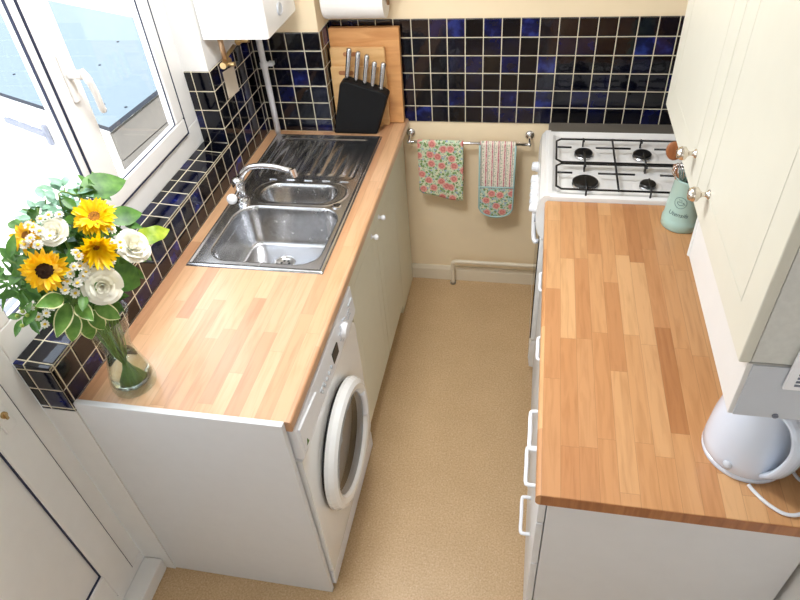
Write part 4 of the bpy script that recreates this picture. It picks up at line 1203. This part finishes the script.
def lean_n(p, k=1.0):
    d_ = (Vector(p)-Vector((VX, VY, 1.19))); return (d_.normalized()*k+camdir*.5).normalized()

sunflower('bright yellow sunflower at the top of the bouquet, open and facing the room', (.236, .104, 1.450), (.25, -.35, .85), .050, 'petal', 'seedy', .30, 24, .1)
sunflower('yellow sunflower seen edge-on just below the topmost sunflower', (.254, .052, 1.412), (.55, -.60, -.05), .042, 'petal', 'seedy', .22, 22, .6)
sunflower('amber sunflower with dark brown centre on the left of the bouquet', (.188, -.033, 1.412), (.55, -.80, .30), .047, 'petalo', 'seed', .42, 20, .15)
sunflower('small yellow sunflower partly hidden at the left rear of the bouquet', (.140, .012, 1.462), (-.1, -.5, .8), .038, 'petalo', 'seedy', .30, 18)
rose('white rose on the right side of the bouquet beside the lime leaf', (.287, .120, 1.366), (.70, -.10, .55), .033, 3)
rose('white rose lowest at the front of the bouquet above the vase', (.270, .004, 1.345), (.60, -.75, .45), .034, 5)
rose('white rose at the left rear between the two amber-yellow sunflowers', (.190, .030, 1.462), (.2, -.5, .8), .026, 8)

def leaf_thing(name, label, cat, base, dirv, nrm, ln, w, mat, bend=.3, ripple=0., group=None, fold=.18):
    t = thing(name, label, cat, base, group=group)
    bm = bmesh.new(); leaf_mesh(bm, base, dirv, nrm, ln, w, bend, 12, fold, ripple)
    obj('blade', bm, M[mat], t, smooth=True); stem_to(t, base, Vector(dirv), .002)
    return t
LF = 'leaf'
leaf_thing('curling_leaf', 'yellow-green curling leaf sticking out on the right, over the tiles', LF, (.268, .150, 1.352), (.45, .85, -.10), (.5, -.2, .8), .105, .048, 'leafl', .25, .10)
leaf_thing('broad_leaf', 'broad pointed green leaf at the top right of the bouquet', LF, (.175, .160, 1.470), (.45, .75, -.05), (.3, -.5, .8), .120, .070, 'leaf', .25)
leaf_thing('broad_leaf', 'dark round leaf right of the lowest white rose', LF, (.262, .055, 1.345), (.35, .30, -.62), (.8, -.4, .4), .085, .065, 'leaf', .25)
leaf_thing('broad_leaf', 'green leaf behind the right-hand white rose', LF, (.225, .150, 1.410), (.6, .7, -.1), (.5, -.4, .8), .085, .050, 'leaf', .3)
for i, (b, dr, ln, w_, lb) in enumerate((
        ((.200, -.030, 1.322), (.05, -.75, -.30), .085, .036, 'cream-edged leaf spreading furthest left over the sill tiles'),
        ((.205, -.035, 1.300), (-.05, -.55, -.75), .080, .036, 'cream-edged leaf pointing down and left over the sill'),
        ((.212, -.025, 1.285), (.10, -.20, -1.0), .085, .038, 'longest cream-edged leaf hanging straight down over the sill'),
        ((.222, -.015, 1.288), (.35, -.05, -.85), .070, .036, 'cream-edged leaf curling down beside the vase lip'),
        ((.232, -.005, 1.292), (.60, .15, -.55), .070, .036, 'small cream-edged leaf lying against the vase neck'),
        ((.215, -.030, 1.318), (.55, -.30, -.10), .060, .034, 'cream-edged leaf facing the room in the middle of its cluster'),
        ((.205, -.040, 1.345), (.00, -.60, .35), .070, .036, 'cream-edged leaf standing up below the amber sunflower'),
        ((.228, -.020, 1.330), (.45, .10, .35), .055, .032, 'cream-edged leaf tucked left of the lowest white rose'))):
    leaf_thing('cream_edged_leaf', lb, LF, b, dr, (.6, -.45, .6), ln, w_, 'leafv', .45, .06, 'cream-edged leaves at the foot of the bouquet')

# leafy sprigs: many small leaves on a branching stem
def sprig(name, label, cat, p0, p1, nleaf, ln, w_, mat, seed, spread=.03, group=None, berries=0):
    rnd = random.Random(seed); t = thing(name, label, cat, p0, group=group)
    bm = bmesh.new(); a = Vector(p0); b = Vector(p1); ax = (b-a).normalized(); u, v, _n = basis(ax)
    for i in range(nleaf):
        s = (i+.5)/nleaf; p = a.lerp(b, s); an = i*2.4+rnd.uniform(-.4, .4)
        d_ = (u*math.cos(an)+v*math.sin(an))+ax*.45
        q = p+(u*math.cos(an)+v*math.sin(an))*spread*rnd.uniform(0, .8)
        leaf_mesh(bm, q, d_, ax+camdir*.9+Vector((rnd.uniform(-.4, .4), rnd.uniform(-.4, .4), rnd.uniform(-.2, .4))), ln*rnd.uniform(.7, 1.2), w_*rnd.uniform(.75, 1.2), rnd.uniform(.05, .5), 5, .25)
    lf = obj('leaves', bm, M[mat], t, smooth=True)
    bm = bmesh.new(); tube(bm, [a-ax*.002, b], .0016, 5); obj('twig', bm, M['stem'], t, smooth=True)
    if berries:
        bm = bmesh.new()
        for k in range(berries):
            p = a.lerp(b, rnd.uniform(.3, 1.05))+Vector((rnd.uniform(-1, 1), rnd.uniform(-1, 1), rnd.uniform(-1, 1)))*spread*.8
            sphere(bm, p, .0045, 8)
        obj('buds', bm, M['bud'], t, smooth=True)
    stem_to(t, p0, ax, .0018)
    return t
GS = 'dark green leafy sprigs filling the bouquet'
core = [((.12, .08, 1.30), (.09, .06, 1.46)), ((.13, .06, 1.24), (.19, -.05, 1.32)), ((.14, .12, 1.30), (.22, .14, 1.42)), ((.12, .05, 1.28), (.12, -.04, 1.44)), ((.16, .06, 1.24), (.24, -.01, 1.36)), ((.15, .10, 1.25), (.27, .06, 1.36)), ((.17, .13, 1.25), (.275, .15, 1.34)), ((.14, .05, 1.24), (.17, -.07, 1.36)),
        ((.13, .05, 1.26), (.13, -.06, 1.38)), ((.12, .10, 1.28), (.16, .05, 1.44)), ((.13, .12, 1.30), (.19, .12, 1.46)), ((.15, .10, 1.22), (.25, .03, 1.29)),
        ((.12, .13, 1.28), (.15, .18, 1.42)), ((.10, .07, 1.28), (.10, -.00, 1.42)), ((.15, .09, 1.26), (.23, .01, 1.40)), ((.16, .14, 1.24), (.24, .18, 1.40))]
for i, (a, b) in enumerate(core):
    sprig('leafy_sprig', 'dark green leafy sprig filling the middle of the bouquet among the flowers', 'greenery', a, b, 20, .044, .024, 'leaf', 20+i, .026, GS)
sprig('silvery_sprig', 'pale silvery-green sprig highest at the back of the bouquet', 'greenery', (.12, .13, 1.36), (.165, .190, 1.475), 30, .036, .020, 'leafp', 3, .045)
sprig('silvery_sprig', 'pale silvery-green sprig at the upper left against the window', 'greenery', (.10, .09, 1.36), (.120, .120, 1.480), 26, .034, .019, 'leafp', 4, .045)
sprig('mint_sprig', 'mid-green toothed sprig rising at the top centre of the bouquet', 'greenery', (.13, .14, 1.38), (.190, .215, 1.475), 18, .046, .030, 'leaf', 5, .03)
sprig('silvery_sprig', 'pale silvery-green sprig between the topmost sunflower and the window glass', 'greenery', (.11, .11, 1.36), (.150, .155, 1.490), 34, .034, .020, 'leafp', 14, .04)
sprig('silvery_sprig', 'pale silvery-green sprig behind the left rear white rose', 'greenery', (.10, .06, 1.36), (.140, .070, 1.490), 30, .032, .018, 'leafp', 15, .04)
sprig('mint_sprig', 'mid-green sprig poking up furthest left towards the window', 'greenery', (.10, .04, 1.36), (.105, .085, 1.475), 12, .032, .020, 'leaf', 6, .03)
sprig('feathery_sprig', 'feathery green sprig fanning out at the far left of the bouquet', 'greenery', (.10, .03, 1.33), (.090, -.075, 1.410), 34, .055, .009, 'leaf', 9, .02)
sprig('feathery_sprig', 'feathery green sprig with buds below the amber sunflower', 'greenery', (.14, .01, 1.28), (.135, -.095, 1.335), 24, .040, .014, 'leaf', 10, .02, berries=12)

# daisies (feverfew): clusters on branching stems
def daisy_spray(label, pts, r, seed, group=None, cat='daisies'):
    rnd = random.Random(seed); c = sum((Vector(p) for p in pts), Vector())/len(pts)
    fork = c-(Vector(lean_n(c)))*.055
    t = thing('daisy_spray', label, cat, tuple(fork), group='daisy sprays in the bouquet')
    for p in pts:
        p = Vector(p); n = (lean_n(p)+Vector((rnd.uniform(-.3, .3), rnd.uniform(-.3, .3), rnd.uniform(-.2, .3)))).normalized(); u, v, n = basis(n)
        bm = bmesh.new()
        for i in range(10): petal_mesh(bm, p, u, v, n, 2*PI*i/10+rnd.uniform(-.1, .1), r*.25, r*rnd.uniform(.9, 1.1), r*.55, .001, .001, seg=3, point=.5)
        fl_ = obj('flower_head', bm, M['daisyp'], t, smooth=True)
        bm = bmesh.new(); sphere(bm, p+n*.0012, r*.36, 10, .7); obj('yellow_centre', bm, M['daisyc'], fl_, smooth=True)
        bm = bmesh.new(); tube(bm, [fork, fork.lerp(p, .6)+Vector((0, 0, .004)), p-n*.001], .0011, 5); obj('flower_stalk', bm, M['stem'], t, smooth=True)
    stem_to(t, tuple(fork), lean_n(c), .0018)
daisy_spray('white daisies clustered in the centre of the bouquet below the sunflowers', [(.262, .040, 1.385), (.250, .018, 1.392), (.268, .058, 1.370), (.272, .030, 1.366), (.240, .002, 1.398), (.280, .046, 1.384), (.258, .062, 1.395)], .0115, 1)
daisy_spray('white daisies between the top sunflower and the right-hand rose', [(.276, .075, 1.408), (.284, .090, 1.398), (.270, .098, 1.425), (.290, .078, 1.392)], .0105, 2)
daisy_spray('white daisies at the upper left behind the amber sunflower', [(.165, -.005, 1.470), (.180, .010, 1.478), (.160, .018, 1.480), (.185, -.015, 1.462), (.200, .008, 1.468), (.150, -.012, 1.458)], .0105, 3)
daisy_spray('small cream daisies drooping at the lower left over the sill', [(.180, -.075, 1.330), (.160, -.080, 1.322), (.195, -.070, 1.345), (.150, -.078, 1.345), (.175, -.088, 1.310)], .0095, 4)
daisy_spray('small white daisies scattered between the lowest rose and the amber sunflower', [(.228, -.018, 1.392), (.236, -.008, 1.405), (.222, -.028, 1.380), (.240, .012, 1.415), (.250, .000, 1.385), (.232, .016, 1.422)], .0095, 6)
daisy_spray('white daisies above the left rear rose against the window', [(.180, .050, 1.490), (.168, .038, 1.488), (.195, .060, 1.485), (.150, .020, 1.484)], .0095, 7)
daisy_spray('white daisies left of the lowest white rose', [(.228, -.030, 1.350), (.238, -.022, 1.372), (.218, -.040, 1.366), (.245, -.005, 1.378)], .0105, 5)

# ------------------------------------------------------------------ added ceiling lamp (unseen, fills the room with light)
cl = thing('added_ceiling_light', 'round flush ceiling light added out of view as fill for the kitchen', 'light', (.55, .45, H))
bm = bmesh.new(); lathe(bm, [(.17, 0), (.175, -.02), (.17, -.03)], 40, (.55, .45, H), (0, 0, 1)); obj('rim', bm, M['chrome'], cl)
bm = bmesh.new(); lathe(bm, [(.165, -.028), (.14, -.05), (.08, -.062), (.001, -.065)], 40, (.55, .45, H), (0, 0, 1)); obj('diffuser', bm, M['filldiff'], cl, smooth=True)

def area(name, loc, rot, size, power, col, sy=None):
    l = bpy.data.lights.new(name, 'AREA'); l.energy = power; l.color = col; l.size = size
    if sy: l.shape = 'RECTANGLE'; l.size_y = sy
    o = bpy.data.objects.new(name, l); link(o); o.location = loc; o.rotation_euler = rot
    return o
area('added_fill_light', (.55, .45, H-.07), (0, 0, 0), .5, 16, (.95, .97, 1.0))  # area light of the added lamp, brightens the interior
sun = bpy.data.lights.new('sun', 'SUN'); sun.energy = 1.5; sun.angle = .02; sun.color = (1, .96, .9)
so_ = bpy.data.objects.new('sun', sun); link(so_); so_.rotation_euler = Vector((-.25, .75, -.85)).to_track_quat('-Z', 'Y').to_euler()

W = bpy.data.worlds.new('world'); S.world = W; W.use_nodes = True; nt = W.node_tree
bg = nt.nodes['Background']
tc = N(nt, 'ShaderNodeTexCoord'); sp = N(nt, 'ShaderNodeSeparateXYZ'); nt.links.new(tc.outputs['Generated'], sp.inputs[0])
nt.links.new(ramp(nt, sp.outputs[2], [(0, (.93, .96, 1)), (.6, (.78, .88, 1))]), bg.inputs[0])
bg.inputs[1].default_value = 2.7

# ------------------------------------------------------------------ camera (solved from the photograph)
cam = bpy.data.cameras.new('camera'); co = bpy.data.objects.new('camera', cam); link(co); S.camera = co
rt = Vector((0.98060167, 0.18329661, -0.06944584)); up = Vector((-0.06966033, 0.65705632, 0.75061603)); fw = Vector((-0.1832152, 0.73121771, -0.65707903))
R_ = Matrix((rt, up, -fw)).transposed().to_4x4()
co.matrix_world = Matrix.Translation((1.14116, -0.89168, 2.17021)) @ R_
cam.sensor_width = 36; cam.lens = 637.5/800*36; cam.clip_start = .02; cam.clip_end = 100
S.view_settings.view_transform = 'Standard'; S.view_settings.look = 'None'; S.view_settings.gamma = 1
S.view_settings.use_curve_mapping = False
S.view_settings.exposure = .66
